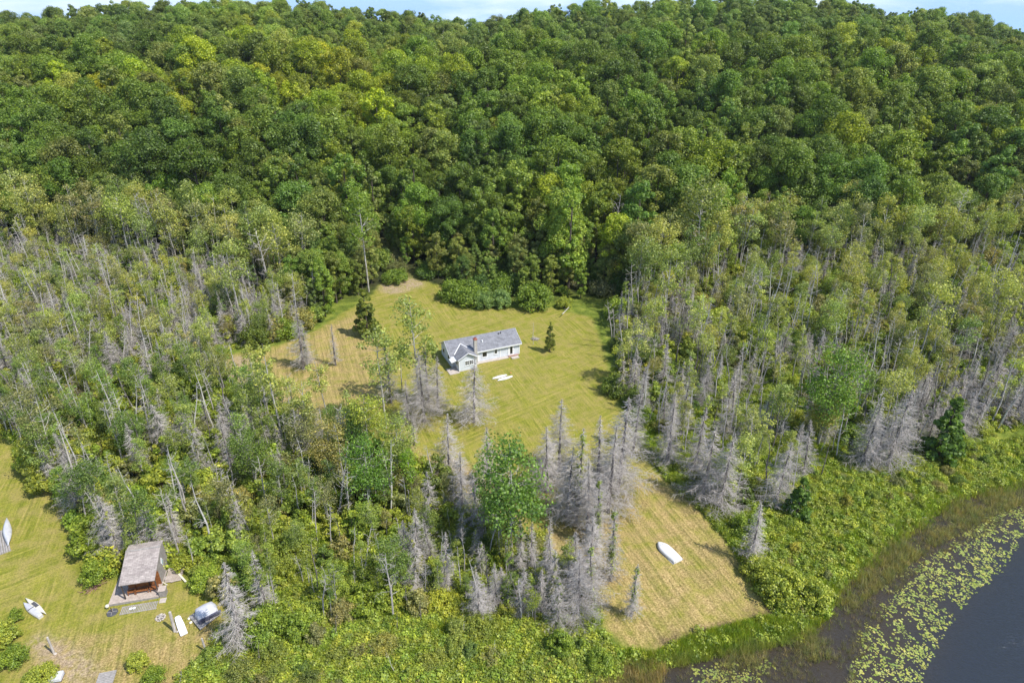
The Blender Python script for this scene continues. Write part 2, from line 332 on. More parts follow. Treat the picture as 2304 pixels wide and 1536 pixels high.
def dead_spruce(seed, hh=9, br=1.9, dens=1.0, green=0, bare_low=.1):
    random.seed(seed); rg = np.random.default_rng(seed); w = Wood(); b = Wood(); lean = rv(hh*.03); lean.z = 0
    w.tube([(0,0,-.3), lean*.5+Vector((0,0,hh*.5)), lean+Vector((0,0,hh))], [.10+hh*.010, .06+hh*.006, .02], 6)
    nb = int(hh*27*dens)
    for i in range(nb):
        t = bare_low+(1-bare_low)*(i+random.random())/nb; z = hh*t; a = random.uniform(0, 6.28)
        env = 1.5*br*min(1, (t+.25)/.42)*(1-t)**.85*random.uniform(.35, 1.15)+.12
        d = Vector((math.cos(a), math.sin(a), 0)); o = lean*t+Vector((0,0,z))
        droop = -.35*env*random.uniform(.3, 1.2)
        p1 = o+d*env*.55+Vector((0,0,droop*.8)); p2 = o+d*env+Vector((0,0,droop*.6))
        b.tube([o, p1, p2], [.018, .013, .004], 3)
        for q in range(int(7+env*8)):
            s = random.uniform(.2, .98); c = o.lerp(p1, s/.55) if s < .55 else p1.lerp(p2, (s-.55)/.45)
            side = d.cross(Vector((0,0,1)))*random.choice((-1, 1)); L = env*random.uniform(.12, .42)*(1.15-s*.5)
            e = c+(side*.8+d*.6+rv(.45)+Vector((0,0,-.3))).normalized()*L
            b.tube([c, e], [.0105, .003], 3)
    lf = None
    if green:
        C = []; Rd = []
        for i in range(int(hh*6*green)):
            t = random.uniform(.12, .97); C.append(lean*t+Vector((random.gauss(0, .13), random.gauss(0, .13), hh*t))); Rd.append(.3*(1.25-t)+.08)
        lf = leaves(C, Rd, 26, .15, rg=rg)
    return finish('dead_spruce', w, B_DTRUNK, lf, LEAF, (b, B_DEAD))
def snag(seed, hh=10, nb=14, m=None, L0=1.4):
    random.seed(seed); w = Wood(); b = Wood(); lean = rv(hh*.06); lean.z = 0; k = rv(.25)
    tp = [Vector((0,0,-.3)), lean*.3+k+Vector((0,0,hh*.4)), lean*.7-k*.5+Vector((0,0,hh*.75)), lean+Vector((0,0,hh))]
    w.tube(tp, [.06+hh*.006, .05+hh*.0045, .035+hh*.002, .015], 5)
    for i in range(nb):
        t = random.uniform(.3, .98); u = t*3; j = min(int(u), 2); st = tp[j].lerp(tp[j+1], u-j); a = random.uniform(0, 6.28); L = L0*random.uniform(.3, 1.1)*(1.3-t*.7)
        e = st+Vector((math.cos(a)*L, math.sin(a)*L, L*random.uniform(-.2, .9))); mm = st.lerp(e, .5)+rv(.15*L)
        b.tube([st, mm, e], [.03, .02, .006], 3)
        for q in range(5):
            c = st.lerp(e, random.uniform(.3, 1)); b.tube([c, c+rv(1).normalized()*L*random.uniform(.15, .4)], [.012, .004], 3)
    return finish('snag', w, m or B_DEAD, None, LEAF, (b, m or B_DEAD))
def shrub(seed, rr=1.5, hh=1.9, clusters=34, per=110, size=.125):
    random.seed(seed); rg = np.random.default_rng(seed); w = Wood(); C = []; Rd = []
    for i in range(clusters):
        a = random.uniform(0, 6.28); r = rr*math.sqrt(random.random())*.85; z = hh*random.uniform(.25, .95)*math.sqrt(max(.05, 1-(r/rr)**2))*random.uniform(.75, 1.2)
        q = Vector((math.cos(a)*r, math.sin(a)*r, z+.15)); C.append(q); Rd.append(rr*random.uniform(.16, .34)); limb(w, (q.x*.15, q.y*.15, -.1), q, .03, .01, 3)
    return finish('shrub', w, B_BROWN, leaves(C, Rd, per, size, rg=rg, flat=.85, up=.4))
def cedar(seed, hh=6, rr=1.2, size=.11):
    random.seed(seed); rg = np.random.default_rng(seed); w = Wood(); C = []; Rd = []
    w.tube([(0,0,-.3), (0,0,hh*.5), (0,0,hh)], [.12, .08, .02], 6)
    for i in range(int(hh*9)):
        t = random.uniform(.12, 1); a = random.uniform(0, 6.28); env = rr*(1-t)**.7*random.uniform(.4, 1.05)
        q = Vector((math.cos(a)*env, math.sin(a)*env, hh*t-.15*env)); C.append(q); Rd.append(.16+.26*(1-t)*rr); limb(w, (0,0,hh*t*.95), q, .02, .008, 3)
    return finish('cedar', w, B_BROWN, leaves(C, Rd, 110, size, rg=rg, flat=.7, up=.1))
def clump(seed, rr=.7, hh=.6, n=180, size=.115):
    rg = np.random.default_rng(seed); C = [(rg.uniform(-.5, .5)*rr, rg.uniform(-.5, .5)*rr, hh*rg.uniform(.2, .6)) for _ in range(7)]
    V, Fq = leaves(C, [rr*.45]*7, n//7, size, rg=rg, flat=.7, up=.6); V[:, 2] = np.maximum(V[:, 2], -.1)
    o = bpy.data.objects.new('clump_proto', npmesh('clump', V, [Fq], [LEAF])); return {'proto': o, 'parts': []}
def tuft(seed, n=36, hh=.6, spread=.35, wd=.03, lean=.5):
    rg = np.random.default_rng(seed); a = rg.random(n)*6.28; r = rg.random(n)*spread; p = np.stack([np.cos(a)*r, np.sin(a)*r, np.full(n, -.05)], 1)
    a2 = rg.random(n)*6.28; h = hh*(.5+.7*rg.random(n)); le = lean*rg.random(n)*h
    t = p+np.stack([np.cos(a2)*le, np.sin(a2)*le, h], 1); sd_ = np.stack([-np.sin(a2), np.cos(a2), np.zeros(n)], 1)*wd
    V = np.stack([p-sd_, p+sd_, t], 1).reshape(-1, 3); o = bpy.data.objects.new('tuft_proto', npmesh('tuft', V, [np.arange(3*n).reshape(-1, 3)], [GRASS])); return {'proto': o, 'parts': []}

# ------------------------------------------------------------------ scattering of uncountable masses
def scatter(name, protos, rows, label, cat, tilt=0.0):
    """rows: (x,y,z,rz,scale,r,g,b,variant[,sz])"""
    rows = np.array(rows, float); n = len(rows)
    if n == 0: return
    me = bpy.data.meshes.new(name); me.vertices.add(n); me.vertices.foreach_set('co', rows[:, :3].astype(np.float32).ravel())
    def add(nm, t, key, v): a = me.attributes.new(nm, t, 'POINT'); a.data.foreach_set(key, v.ravel())
    rot = np.zeros((n, 3), np.float32); rot[:, 2] = rows[:, 3]; rot[:, :2] = np.random.default_rng(n).normal(size=(n, 2))*tilt; sc = np.repeat(rows[:, 4:5], 3, 1).astype(np.float32)
    add('rot', 'FLOAT_VECTOR', 'vector', rot); add('scl', 'FLOAT_VECTOR', 'vector', sc); add('tint', 'FLOAT_VECTOR', 'vector', rows[:, 5:8].astype(np.float32)); add('vid', 'INT', 'value', rows[:, 8].astype(np.int32))
    o = tag(link(name, me), label, cat, None, 'stuff')
    g = bpy.data.node_groups.new(name+'_scatter', 'GeometryNodeTree'); g.interface.new_socket('Geometry', in_out='INPUT', socket_type='NodeSocketGeometry'); g.interface.new_socket('Geometry', in_out='OUTPUT', socket_type='NodeSocketGeometry')
    i = g.nodes.new('NodeGroupInput'); ou = g.nodes.new('NodeGroupOutput'); j = g.nodes.new('GeometryNodeJoinGeometry')
    for p in protos:
        oi = g.nodes.new('GeometryNodeObjectInfo'); oi.inputs['Object'].default_value = p['proto']; oi.inputs['As Instance'].default_value = False
        ti = g.nodes.new('GeometryNodeGeometryToInstance'); g.links.new(oi.outputs['Geometry'], ti.inputs[0]); g.links.new(ti.outputs[0], j.inputs[0])
    ip = g.nodes.new('GeometryNodeInstanceOnPoints'); ip.inputs['Pick Instance'].default_value = True
    def na(nm, t):
        q = g.nodes.new('GeometryNodeInputNamedAttribute'); q.data_type = t; q.inputs['Name'].default_value = nm; return q.outputs[0]
    g.links.new(i.outputs[0], ip.inputs['Points']); g.links.new(j.outputs[0], ip.inputs['Instance'])
    g.links.new(na('vid', 'INT'), ip.inputs['Instance Index']); g.links.new(na('rot', 'FLOAT_VECTOR'), ip.inputs['Rotation']); g.links.new(na('scl', 'FLOAT_VECTOR'), ip.inputs['Scale'])
    g.links.new(ip.outputs[0], ou.inputs[0]); md = o.modifiers.new('scatter', 'NODES'); md.node_group = g
    return o
#@@OBJECTS
# ------------------------------------------------------------------ man-made things
def f_siding(n, b):
    tc = nd(n, 'ShaderNodeTexCoord'); sp = nd(n, 'ShaderNodeSeparateXYZ'); ln(n, tc.outputs['Object'], sp.inputs[0])
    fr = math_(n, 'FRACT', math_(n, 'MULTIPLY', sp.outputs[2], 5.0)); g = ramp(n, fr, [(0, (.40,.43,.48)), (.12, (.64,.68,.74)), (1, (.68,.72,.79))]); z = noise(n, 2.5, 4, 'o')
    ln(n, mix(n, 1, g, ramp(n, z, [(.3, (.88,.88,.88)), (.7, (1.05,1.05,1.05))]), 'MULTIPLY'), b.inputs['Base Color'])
SIDING = mat('pale_blue_grey_siding', f_siding, rough=.6)
def shingles(c0, c1, c2, sx, sy):
    def f(n, b):
        tc = nd(n, 'ShaderNodeTexCoord'); br = nd(n, 'ShaderNodeTexBrick'); ln(n, tc.outputs['Object'], br.inputs['Vector'])
        br.inputs['Color1'].default_value = (*c0, 1); br.inputs['Color2'].default_value = (*c1, 1); br.inputs['Mortar'].default_value = (*c2, 1); br.inputs['Scale'].default_value = 1; br.inputs['Mortar Size'].default_value = .012
        br.inputs['Brick Width'].default_value = sx; br.inputs['Row Height'].default_value = sy; br.inputs['Bias'].default_value = 0
        z = noise(n, 1.6, 5, 'o'); c = mix(n, 1, br.outputs[0], ramp(n, z, [(.3, (.78,.78,.78)), (.7, (1.2,1.2,1.2))]), 'MULTIPLY'); ln(n, c, b.inputs['Base Color'])
    return f
ROOF = mat('grey_asphalt_shingles', shingles((.20,.205,.225), (.25,.255,.28), (.13,.13,.145), .9, .22), rough=.9, spec=.2)
ROOFC = mat('brown_grey_wood_shingles', shingles((.44,.39,.36), (.30,.26,.245), (.19,.165,.155), .5, .2), rough=.95, spec=.1)
WHITE = mat('white_painted_trim', col=(.78,.79,.8), rough=.5); DARKGL = mat('dark_window_glass', col=(.02,.022,.022), rough=.08, spec=.6)
def f_var(c0, c1, sc, bmp=0):
    def f(n, b):
        z = noise(n, sc, 5, 'o'); ln(n, ramp(n, z, [(.3, c0), (.7, c1)]), b.inputs['Base Color'])
        if bmp: bump(n, b, z, bmp, .05)
    return f
CONC = mat('stained_concrete', f_var((.38,.33,.29), (.55,.49,.44), 2), rough=.9); BRICK = mat('tan_chimney_block', shingles((.42,.40,.36), (.50,.47,.43), (.28,.26,.24), .4, .2), rough=.9)
REDB = mat('red_clay_brick', f_var((.30,.10,.07), (.45,.17,.12), 6), rough=.9); FLUE_DARK = mat('painted_flue_dark', col=(.02,.018,.016), rough=1)
DECK = mat('weathered_deck_boards', f_var((.36,.30,.26), (.55,.47,.41), 3), rough=.85); CEDARW = mat('orange_cedar_boards', f_var((.17,.06,.02), (.34,.13,.04), 4), rough=.7)
GREYW = mat('grey_weathered_boards', f_var((.25,.235,.22), (.42,.39,.37), 4), rough=.9); CABW = mat('grey_brown_cabin_siding', f_var((.22,.20,.185), (.34,.31,.29), 3), rough=.85)
DARKW = mat('dark_stained_wood', f_var((.05,.04,.035), (.11,.085,.07), 5), rough=.8)
HULLW = mat('white_fibreglass', f_var((.74,.74,.75), (.84,.84,.85), 2), rough=.35, spec=.5); HULLC = mat('cream_plastic', f_var((.62,.58,.45), (.76,.73,.60), 2), rough=.45); HULLG = mat('dull_grey_aluminium', f_var((.50,.50,.53), (.68,.68,.71), 2), rough=.4, metal=.15)
TARP = mat('pale_grey_tarpaulin', f_var((.46,.47,.52), (.62,.63,.68), 1.4, .6), rough=.6); TARPD = mat('dark_blue_grey_tarp_edge', f_var((.06,.06,.10), (.13,.13,.18), 4), rough=.7)
DGREY = mat('dark_grey_metal', col=(.09,.09,.10), rough=.5); STONE = mat('pale_field_stone', f_var((.35,.30,.26), (.58,.52,.46), 5), rough=.9); ASH = mat('grey_ash', f_var((.10,.09,.085), (.25,.23,.22), 8), rough=1)
ORANGE = mat('faded_orange_plastic', col=(.60,.28,.10), rough=.6); BRUSH = mat('reddish_dead_twigs', f_var((.20,.11,.08), (.38,.24,.18), 4), rough=.95)
class MB:
    def __init__(s): s.bm = bmesh.new()
    def box(s, x0, x1, y0, y1, z0, z1, rz=0, tilt=None):
        c = Vector(((x0+x1)/2, (y0+y1)/2, (z0+z1)/2)); M = Matrix.Translation(c) @ Matrix.Rotation(rz, 4, 'Z')
        if tilt: M = M @ Matrix.Rotation(tilt[0], 4, tilt[1])
        bmesh.ops.create_cube(s.bm, size=1, matrix=M @ Matrix.Diagonal((x1-x0, y1-y0, z1-z0, 1))); return s
    def cyl(s, x, y, z0, z1, r0, r1=None, k=10):
        bmesh.ops.create_cone(s.bm, cap_ends=True, segments=k, radius1=r0, radius2=r0 if r1 is None else r1, depth=z1-z0, matrix=Matrix.Translation((x, y, (z0+z1)/2))); return s
    def bar(s, a, b, r, k=6, r1=None):
        a, b = Vector(a), Vector(b); M = Matrix.Translation((a+b)/2) @ (b-a).to_track_quat('Z', 'Y').to_matrix().to_4x4()
        bmesh.ops.create_cone(s.bm, cap_ends=True, segments=k, radius1=r, radius2=r if r1 is None else r1, depth=(b-a).length, matrix=M); return s
    def ball(s, x, y, z, r, sz=1, sub=2, jag=0):
        g = bmesh.ops.create_icosphere(s.bm, subdivisions=sub, radius=r, matrix=Matrix.Translation((x, y, z)) @ Matrix.Diagonal((1, 1, sz, 1)))
        if jag:
            for v in g['verts']: v.co += rv(jag)
        return s
    def poly(s, pts, th=None):
        """closed slab from a top outline, extruded down by th (vector)"""
        vs = [s.bm.verts.new(p) for p in pts]; f = s.bm.faces.new(vs)
        if th:
            r = bmesh.ops.extrude_face_region(s.bm, geom=[f]); nv = [v for v in r['geom'] if isinstance(v, bmesh.types.BMVert)]
            bmesh.ops.translate(s.bm, verts=nv, vec=th)
        return s
    def build(s, name, m, parent=None, bev=0, sm=False):
        bmesh.ops.recalc_face_normals(s.bm, faces=s.bm.faces)
        if bev: bmesh.ops.bevel(s.bm, geom=s.bm.edges[:], offset=bev, segments=2, affect='EDGES', profile=.5)
        me = bpy.data.meshes.new(name); s.bm.to_mesh(me); s.bm.free(); me.materials.append(m)
        if sm:
            for p in me.polygons: p.use_smooth = True
        return link(name, me, parent)
def gz(x, y): return float(ground_z(x, y))
# ---- the house
hx, hy = -9.91, 107.67; h = empty('ranch_house', (hx, hy, gz(hx, hy)+.02), math.radians(23.8), label='long low pale blue grey house with shingle roof and brick chimney on the lawn', cat='house')
X0, X1, Y0, Y1, E, RZ = -.75, 13.4, 2.15, 8.2, 2.65, 4.35; YM = (Y0+Y1)/2
w_ = MB(); w_.poly([(X0, Y0, -.5), (X0, Y1, -.5), (X0, Y1, E), (X0, YM, RZ-.12), (X0, Y0, E)], (X1-X0, 0, 0)); w_.build('wall', SIDING, h)
w_ = MB(); w_.poly([(0, 0, -.5), (3.5, 0, -.5), (3.5, 0, E), (1.75, 0, 3.58), (0, 0, E)], (0, Y0-.003, 0)); w_.build('annex_wall', SIDING, h)
f_ = MB(); f_.box(X0-.02, X1+.02, Y0-.02, Y1+.02, -.55, .12).box(-.02, 3.52, -.02, Y0-.03, -.55, .12).build('foundation', CONC, h)
def roofslab(parent, pts, th, name, m): return MB().poly(pts, (0, 0, -th)).build(name, m, parent)
o_ = .38; sl = (RZ-E)/(YM-Y0)
# roof as two slopes in one mesh
r_ = MB(); r_.poly([(X0-.35, Y0-o_, E-o_*sl), (X1+.35, Y0-o_, E-o_*sl), (X1+.35, YM, RZ), (X0-.35, YM, RZ)], (0, 0, -.12)); r_.poly([(X0-.35, YM, RZ), (X1+.35, YM, RZ), (X1+.35, Y1+o_, E-o_*sl), (X0-.35, Y1+o_, E-o_*sl)], (0, 0, -.12)); rf = r_.build('roof', ROOF, h)
sa = (3.62-E)/1.75; vy = Y0+(3.62-E)/sl
r_ = MB(); z_ = .02
r_.poly([(-.3, -.35, E-.3*sa+z_), (1.75, -.35, 3.66), (1.75, vy+.25, 3.66), (-.3, Y0-.2, E-.3*sa+z_)], (0, 0, -.1)); r_.poly([(1.75, -.35, 3.66), (3.8, -.35, E-.3*sa+z_), (3.8, Y0-.2, E-.3*sa+z_), (1.75, vy+.25, 3.66)], (0, 0, -.1)); r_.build('annex_roof', ROOF, h)
MB().box(X0-.3, X1+.3, Y0-o_-.05, Y0-o_-.004, E-o_*sl-.2, E-o_*sl+.03).build('fascia', WHITE, h)
# white rakes and the white flashing along the valleys
t_ = MB()
for s_ in (0, 1):
    a_ = (-.33, -.37, E-.32*sa+.06) if s_ == 0 else (3.83, -.37, E-.32*sa+.06); t_.bar(a_, (1.75, -.37, 3.70), .07, 4)
t_.build('gable_trim', WHITE, h)
t_ = MB(); zz_ = lambda y: E+(y-Y0)*sl+.05
for ex in (-.2, 3.7): t_.bar((ex, Y0-.1, zz_(Y0-.1)+.04), (1.75, vy+.12, zz_(vy+.12)+.02), .085, 4)
t_.build('valley_flashing', WHITE, h)
for xx in (X0-.36, X1+.36):
    for ya in (Y0-o_, Y1+o_): MB().bar((xx, ya, E-o_*sl-.06), (xx, YM, RZ-.06), .05, 4).build('rake_trim', WHITE, h)
c_ = MB().box(3.75, 4.35, Y0-.5, Y0+.12, -.4, 5.1).build('chimney', BRICK, h); MB().box(3.69, 4.41, Y0-.56, Y0+.18, 5.1, 5.28).build('chimney_cap', REDB, c_); MB().box(3.86, 4.24, Y0-.42, Y0+.02, 5.28, 5.5).build('flue', REDB, c_); MB().box(3.92, 4.18, Y0-.36, Y0-.04, 5.5, 5.505).build('flue_opening', FLUE_DARK, c_)  # flue is solid; a thin black sheet paints the dark of its opening
for (vx, vyy, r) in ((6.1, 3.6, .16), (10.4, 4.6, .09), (9.9, 4.5, .09)):
    vz = E+(vyy-Y0)*sl; MB().cyl(vx, vyy, vz-.05, vz+.35, r, r*.9).build('roof_vent', WHITE if r > .1 else DGREY, rf)
def window(x0, x1, z0, z1, y, px=1, pz=1, glass=DARKGL):
    f = MB(); fw = .1; yb = y-.05
    f.box(x0-fw, x1+fw, yb, y+.02, z1, z1+fw).box(x0-fw, x1+fw, yb, y+.02, z0-fw, z0).box(x0-fw, x0, yb, y+.02, z0, z1).box(x1, x1+fw, yb, y+.02, z0, z1)
    for i in range(1, px): xm = x0+(x1-x0)*i/px; f.box(xm-.03, xm+.03, yb+.012, y, z0, z1)
    for i in range(1, pz): zm = z0+(z1-z0)*i/pz; f.box(x0, x1, yb+.014, y, zm-.02, zm+.02)
    fo = f.build('window', WHITE, h); MB().box(x0, x1, y-.022, y-.002, z0, z1).build('pane', glass, fo); MB().box(x0-fw-.04, x1+fw+.04, yb-.05, y, z0-fw-.05, z0-fw-.003).build('sill', WHITE, fo)
window(5.55, 6.45, .95, 1.9, Y0); window(8.1, 8.6, 1.15, 2.2, Y0, 1, 2); window(1.25, 1.95, 1.15, 1.95, 0, 2, 2); window(2.1, 2.8, 1.15, 1.95, 0, 2, 2)
d_ = MB().box(10.9, 12.2, Y0-.06, Y0-.001, .15, 2.4).build('door', WHITE, h); MB().box(11.35, 11.85, Y0-.08, Y0-.062, .45, 2.2).build('pane', DARKGL, d_); MB().cyl(12.0, Y0-.1, 1.1, 1.2, .04).build('handle', DGREY, d_)
for q in ((9.2, 9.35, Y0-.05, Y0-.001, .13, 2.3), (4.55, 4.85, Y0-.05, Y0-.001, .13, 2.3), (-.75, -.62, Y0-.04, Y0-.001, .13, 2.4), (13.28, 13.43, Y0-.05, Y0-.001, .13, 2.4), (3.4, 3.53, -.04, -.001, .13, 2.6), (-.03, .1, -.04, -.001, .13, 2.6)): MB().box(*q).build('corner_board', WHITE, h)
s_ = MB().box(-.06, -.001, .6, 1.5, .15, 2.1).build('side_door', WHITE, h); MB().box(-.08, -.061, .8, 1.3, 1.1, 1.9).build('pane', DARKGL, s_)
MB().poly([(-1.35, .25, 2.05), (-.01, .25, 2.45), (-.01, 1.9, 2.45), (-1.35, 1.9, 2.05)], (0, 0, -.06)).build('awning', WHITE, h)
for yy_ in (3.2, 6.2):
    f_ = MB().box(X0-.06, X0-.002, yy_, yy_+.9, 1.1, 2.1).build('window', WHITE, h); MB().box(X0-.075, X0-.061, yy_+.08, yy_+.82, 1.18, 2.02).build('pane', DARKGL, f_)
MB().box(11.2, 12.7, Y0-1.5, Y0-.75, -.12, .14).build('door_step', CONC, h); MB().box(-2.0, -.06, -.5, 1.9, -.25, .1).build('side_step', CONC, h)
MB().box(3.6, 10.8, Y0-.75, Y0-.03, -.2, .08).build('walkway', CONC, h)
MB().box(10.9, 13.0, Y0-.45, Y0-.15, -.1, .22).build('planter', mat('faded_pink_brick', f_var((.32,.17,.14), (.5,.35,.3), 6)), h)
# ---- hulls
def hull(L, W, D, keel=.0, transom=0., ends=1.6, k=9, n=17, closed=True, name='hull', m=HULLW, parent=None, bulge=.5, up=False):
    V = []; Fs = []
    for i in range(n):
        t = i/(n-1); s = 2*t-1
        wd = W/2*(1-abs(s)**ends) if not (transom and s > 0) else W/2*(1-(1-transom)*s**2)
        wd = max(wd, .012); dp = D*(1-(0 if (transom and s > 0) else .55*abs(s)**3)); sheer = .1*s*s if up else 0
        for j in range(k):
            a = math.pi*j/(k-1); cx_ = math.cos(a); sx_ = math.sin(a); V.append((s*L/2, wd*math.copysign(abs(cx_)**.8, cx_), dp*sx_**bulge+sheer*(1-sx_)))
    for i in range(n-1):
        for j in range(k-1): Fs.append((i*k+j, (i+1)*k+j, (i+1)*k+j+1, i*k+j+1))
        if closed: Fs.append((i*k+k-1, (i+1)*k+k-1, (i+1)*k, i*k))
    me = bpy.data.meshes.new(name); me.from_pydata(V, [], Fs+[tuple(range(k)), tuple((n-1)*k+q for q in range(k))][::1]); me.materials.append(m)
    bm = bmesh.new(); bm.from_mesh(me); bmesh.ops.recalc_face_normals(bm, faces=bm.faces); bm.to_mesh(me); bm.free()
    for p in me.polygons: p.use_smooth = len(p.vertices) == 4
    return link(name, me, parent)
def boat_at(name, pa, pb, lab, cat, group=None, dz=0):
    a = G(*pa); b = G(*pb); c = (a+b)/2; L = float(np.hypot(*(b-a)[:2])); return empty(name, (c[0], c[1], gz(c[0], c[1])+.02+dz), math.atan2(b[1]-a[1], b[0]-a[0]), label=lab, cat=cat, group=group), L
for q, (pa, pb, lab) in enumerate((((1107,852),(1141,843),'white kayak on the lawn before the house, the one nearer its wall'), ((1119,856),(1154,846),'white kayak on the lawn before the house, the one farther from its wall'))):
    e, L = boat_at('kayak', pa, pb, lab, 'kayak', 'pair of white kayaks'); hull(L, .72, .32, m=HULLW, parent=e, ends=2.0); 
    MB().box(-L*.45, L*.45, -.03, .03, .31, .345).build('keel_ridge', HULLC, e)
e, L = boat_at('rowing_boat', (1480,1220), (1526,1263), 'white rowing boat lying upside down on the mown lawn strip', 'boat')
hull(L*1.0, 1.6, .52, transom=.84, m=HULLW, parent=e, ends=3.0, bulge=.6, n=19, k=11)
rm = Wood()
for s_ in (-1, 1):
    pp = [(q*L/2, s_*(.8*(1-abs(q)**3.0) if q < 0 else .8*(1-.16*q*q))+.0, .04) for q in [x/10-1 for x in range(0, 21)]]; rm.tube(pp, [.045]*21, 6)
V_, F_ = rm.arr(); link('rim', npmesh('rim', V_, F_, [mat('dull_grey_rim', col=(.30,.31,.33), rough=.5)]), e)
for yy_ in (-.25, 0, .25): MB().box(-L*.3, L*.47, yy_-.02, yy_+.02, .47, .53 if yy_ == 0 else .5).build('strake', HULLG, e)
MB().box(-L*.1, L*.5+.01, -.83, -.78, .0, .05).box(-L*.1, L*.5+.01, .78, .83, .0, .05).build('gunwale', HULLG, e); MB().box(L*.5+.004, L*.5+.05, -.52, .52, .04, .36).build('transom', HULLW, e)
e, L = boat_at('canoe', (15,1170), (19,1232), 'large silver grey canoe tilted on its side at the far left edge', 'canoe'); o = hull(L, 1.0, .5, m=HULLG, parent=e); o.rotation_euler = (math.radians(-35), 0, 0); o.location.z = .25
e, L = boat_at('plank_stack', (0,1195), (8,1245), 'stack of pale boards beside the silver canoe', 'boards')
b_ = MB(); [b_.box(-L/2+random.uniform(-.1,.1), L/2, -.9+.24*i, -.9+.24*i+.2, .05, .12+.05*(i % 2)) for i in range(7)]; b_.build('board', GREYW, e); [MB().box(q, q+.1, -.9, .8, 0, .05).build('bearer', GREYW, e) for q in (-L/2, L/2-.1)]
e, L = boat_at('kayak', (58,1347), (105,1383), 'long cream kayak on the left lawn resting against a grey canoe', 'kayak', dz=.15); o = hull(L, .62, .3, m=HULLC, parent=e); MB().box(-L*.12, L*.12, -.17, .17, .285, .31).build('cockpit', DGREY, e)
e, L = boat_at('canoe', (52,1355), (94,1390), 'dull grey upturned canoe under the cream kayak on the left lawn', 'canoe'); hull(L*.95, .85, .4, m=HULLG, parent=e, transom=.6); MB().box(-.05, .05, -.36, .36, .37, .42).build('rib', DGREY, e)
# ---- the cabin by the left lawn
cx0, cy0 = -40.32, 54.02; cz = gz(-42, 56); c = empty('cabin', (cx0, cy0, cz), math.radians(13), label='small cabin with brown shingle roof and open porch on a plank deck', cat='cabin')
d_ = MB(); n_ = 36
for i in range(n_): x0 = -5.3+5.25*i/n_; d_.box(x0, x0+5.25/n_-.018, 0, 5.3, .30, .34)
d_.build('deck', DECK, c); MB().box(-5.3, -.05, .02, .06, .02, .3).box(-5.3, -5.26, .06, 5.3, .02, .3).box(-5.2, -.1, .1, 5.2, .0, .298).build('deck_skirt', GREYW, c)
wl = MB(); wl.poly([(-.12, 2.0, .34), (-.12, 5.3, .34), (-.12, 5.3, 3.55), (-.12, 4.2, 3.72), (-.12, 2.0, 3.0)], (-3.4, 0, 0)); wl.build('wall', CABW, c)
rr_ = MB(); EZ, RZc = 2.62, 3.95
rr_.poly([(-3.75, .25, EZ), (-.02, .25, EZ), (-.02, 4.2, RZc), (-3.75, 4.2, RZc)], (0, 0, -.1)); rr_.poly([(-3.75, 4.203, RZc), (-.02, 4.203, RZc), (.0, 5.45, RZc-.12), (-3.75, 5.45, RZc-.12)], (0, 0, -.1)); cr_ = rr_.build('roof', ROOFC, c); MB().box(-3.75, -.02, 4.1, 4.3, RZc-.03, RZc+.05).build('ridge_cap', GREYW, cr_)
MB().box(-3.66, -3.54, .38, .5, .34, 2.6).build('porch_post', DARKW, c); MB().box(-.16, -.05, .38, .5, .34, 2.6).build('porch_post', DARKW, c); MB().box(-3.68, -.04, .36, .5, 2.45, 2.545).build('porch_beam', DARKW, c)
MB().box(-3.5, -.14, 1.95, 1.997, .35, 2.3).build('porch_panelling', CEDARW, c); MB().box(-2.2, -1.35, 1.90, 1.948, .36, 2.25).build('door', DARKW, c)
dv = MB(); dv.poly([(.0-.118, 3.6, 1.6), (-.118, 3.95, 2.2), (-.118, 3.6, 2.8), (-.118, 3.25, 2.2)], (.05, 0, 0)); dv = dv.build('diamond_window', WHITE, c); MB().poly([(-.06, 3.6, 1.75), (-.06, 3.87, 2.2), (-.06, 3.6, 2.65), (-.06, 3.33, 2.2)], (.006, 0, 0)).build('pane', mat('pale_blue_glass', col=(.35,.45,.5), rough=.1), dv)
def onc(x, y, z=0):
    a = math.radians(13); return (cx0+x*math.cos(a)-y*math.sin(a), cy0+x*math.sin(a)+y*math.cos(a), cz+z)
def seat(name, x, w_s, lab, cat='chair'):
    e = empty(name, onc(x, 1.15, .34), math.radians(13), label=lab, cat=cat); s_ = MB(); [s_.box(-w_s/2, w_s/2, -.3+.12*i, -.3+.12*i+.1, .38, .41) for i in range(5)]; s_.build('seat', CEDARW, e)
    s_ = MB(); [s_.box(-w_s/2, w_s/2, .33, .36, .5+.16*i, .5+.16*i+.12) for i in range(4)]; s_.build('backrest', CEDARW, e)
    for ax in (-w_s/2, w_s/2-.06): MB().box(ax, ax+.06, -.32, .36, .58, .62).build('armrest', CEDARW, e)
    for ax in (-w_s/2, w_s/2-.06):
        for ay in (-.3, .3): MB().box(ax, ax+.06, ay, ay+.06, 0, .575).build('leg', CEDARW, e)
seat('porch_chair', -3.05, .75, 'orange brown wooden chair at the left end of the cabin porch'); seat('porch_bench', -1.95, 1.35, 'long orange brown wooden bench in the middle of the cabin porch', 'bench'); seat('porch_chair', -.7, .75, 'orange brown wooden chair at the right end of the cabin porch')
e = empty('storage_chest', onc(.35, .45), math.radians(13), label='grey wooden storage chest with pale lid at the right corner of the porch', cat='chest'); MB().box(-.35, .35, -.38, .38, 0, .95).build('box', CABW, e); MB().box(-.4, .4, -.43, .43, .953, 1.02).build('lid', DECK, e)
o = tag(MB().box(-.35, .35, -.35, .35, 0, .08).build('concrete_paver', CONC), 'square concrete paver in front of the grey storage chest', 'paver'); o.location = onc(.45, -.45, .02); o.rotation_euler.z = .2
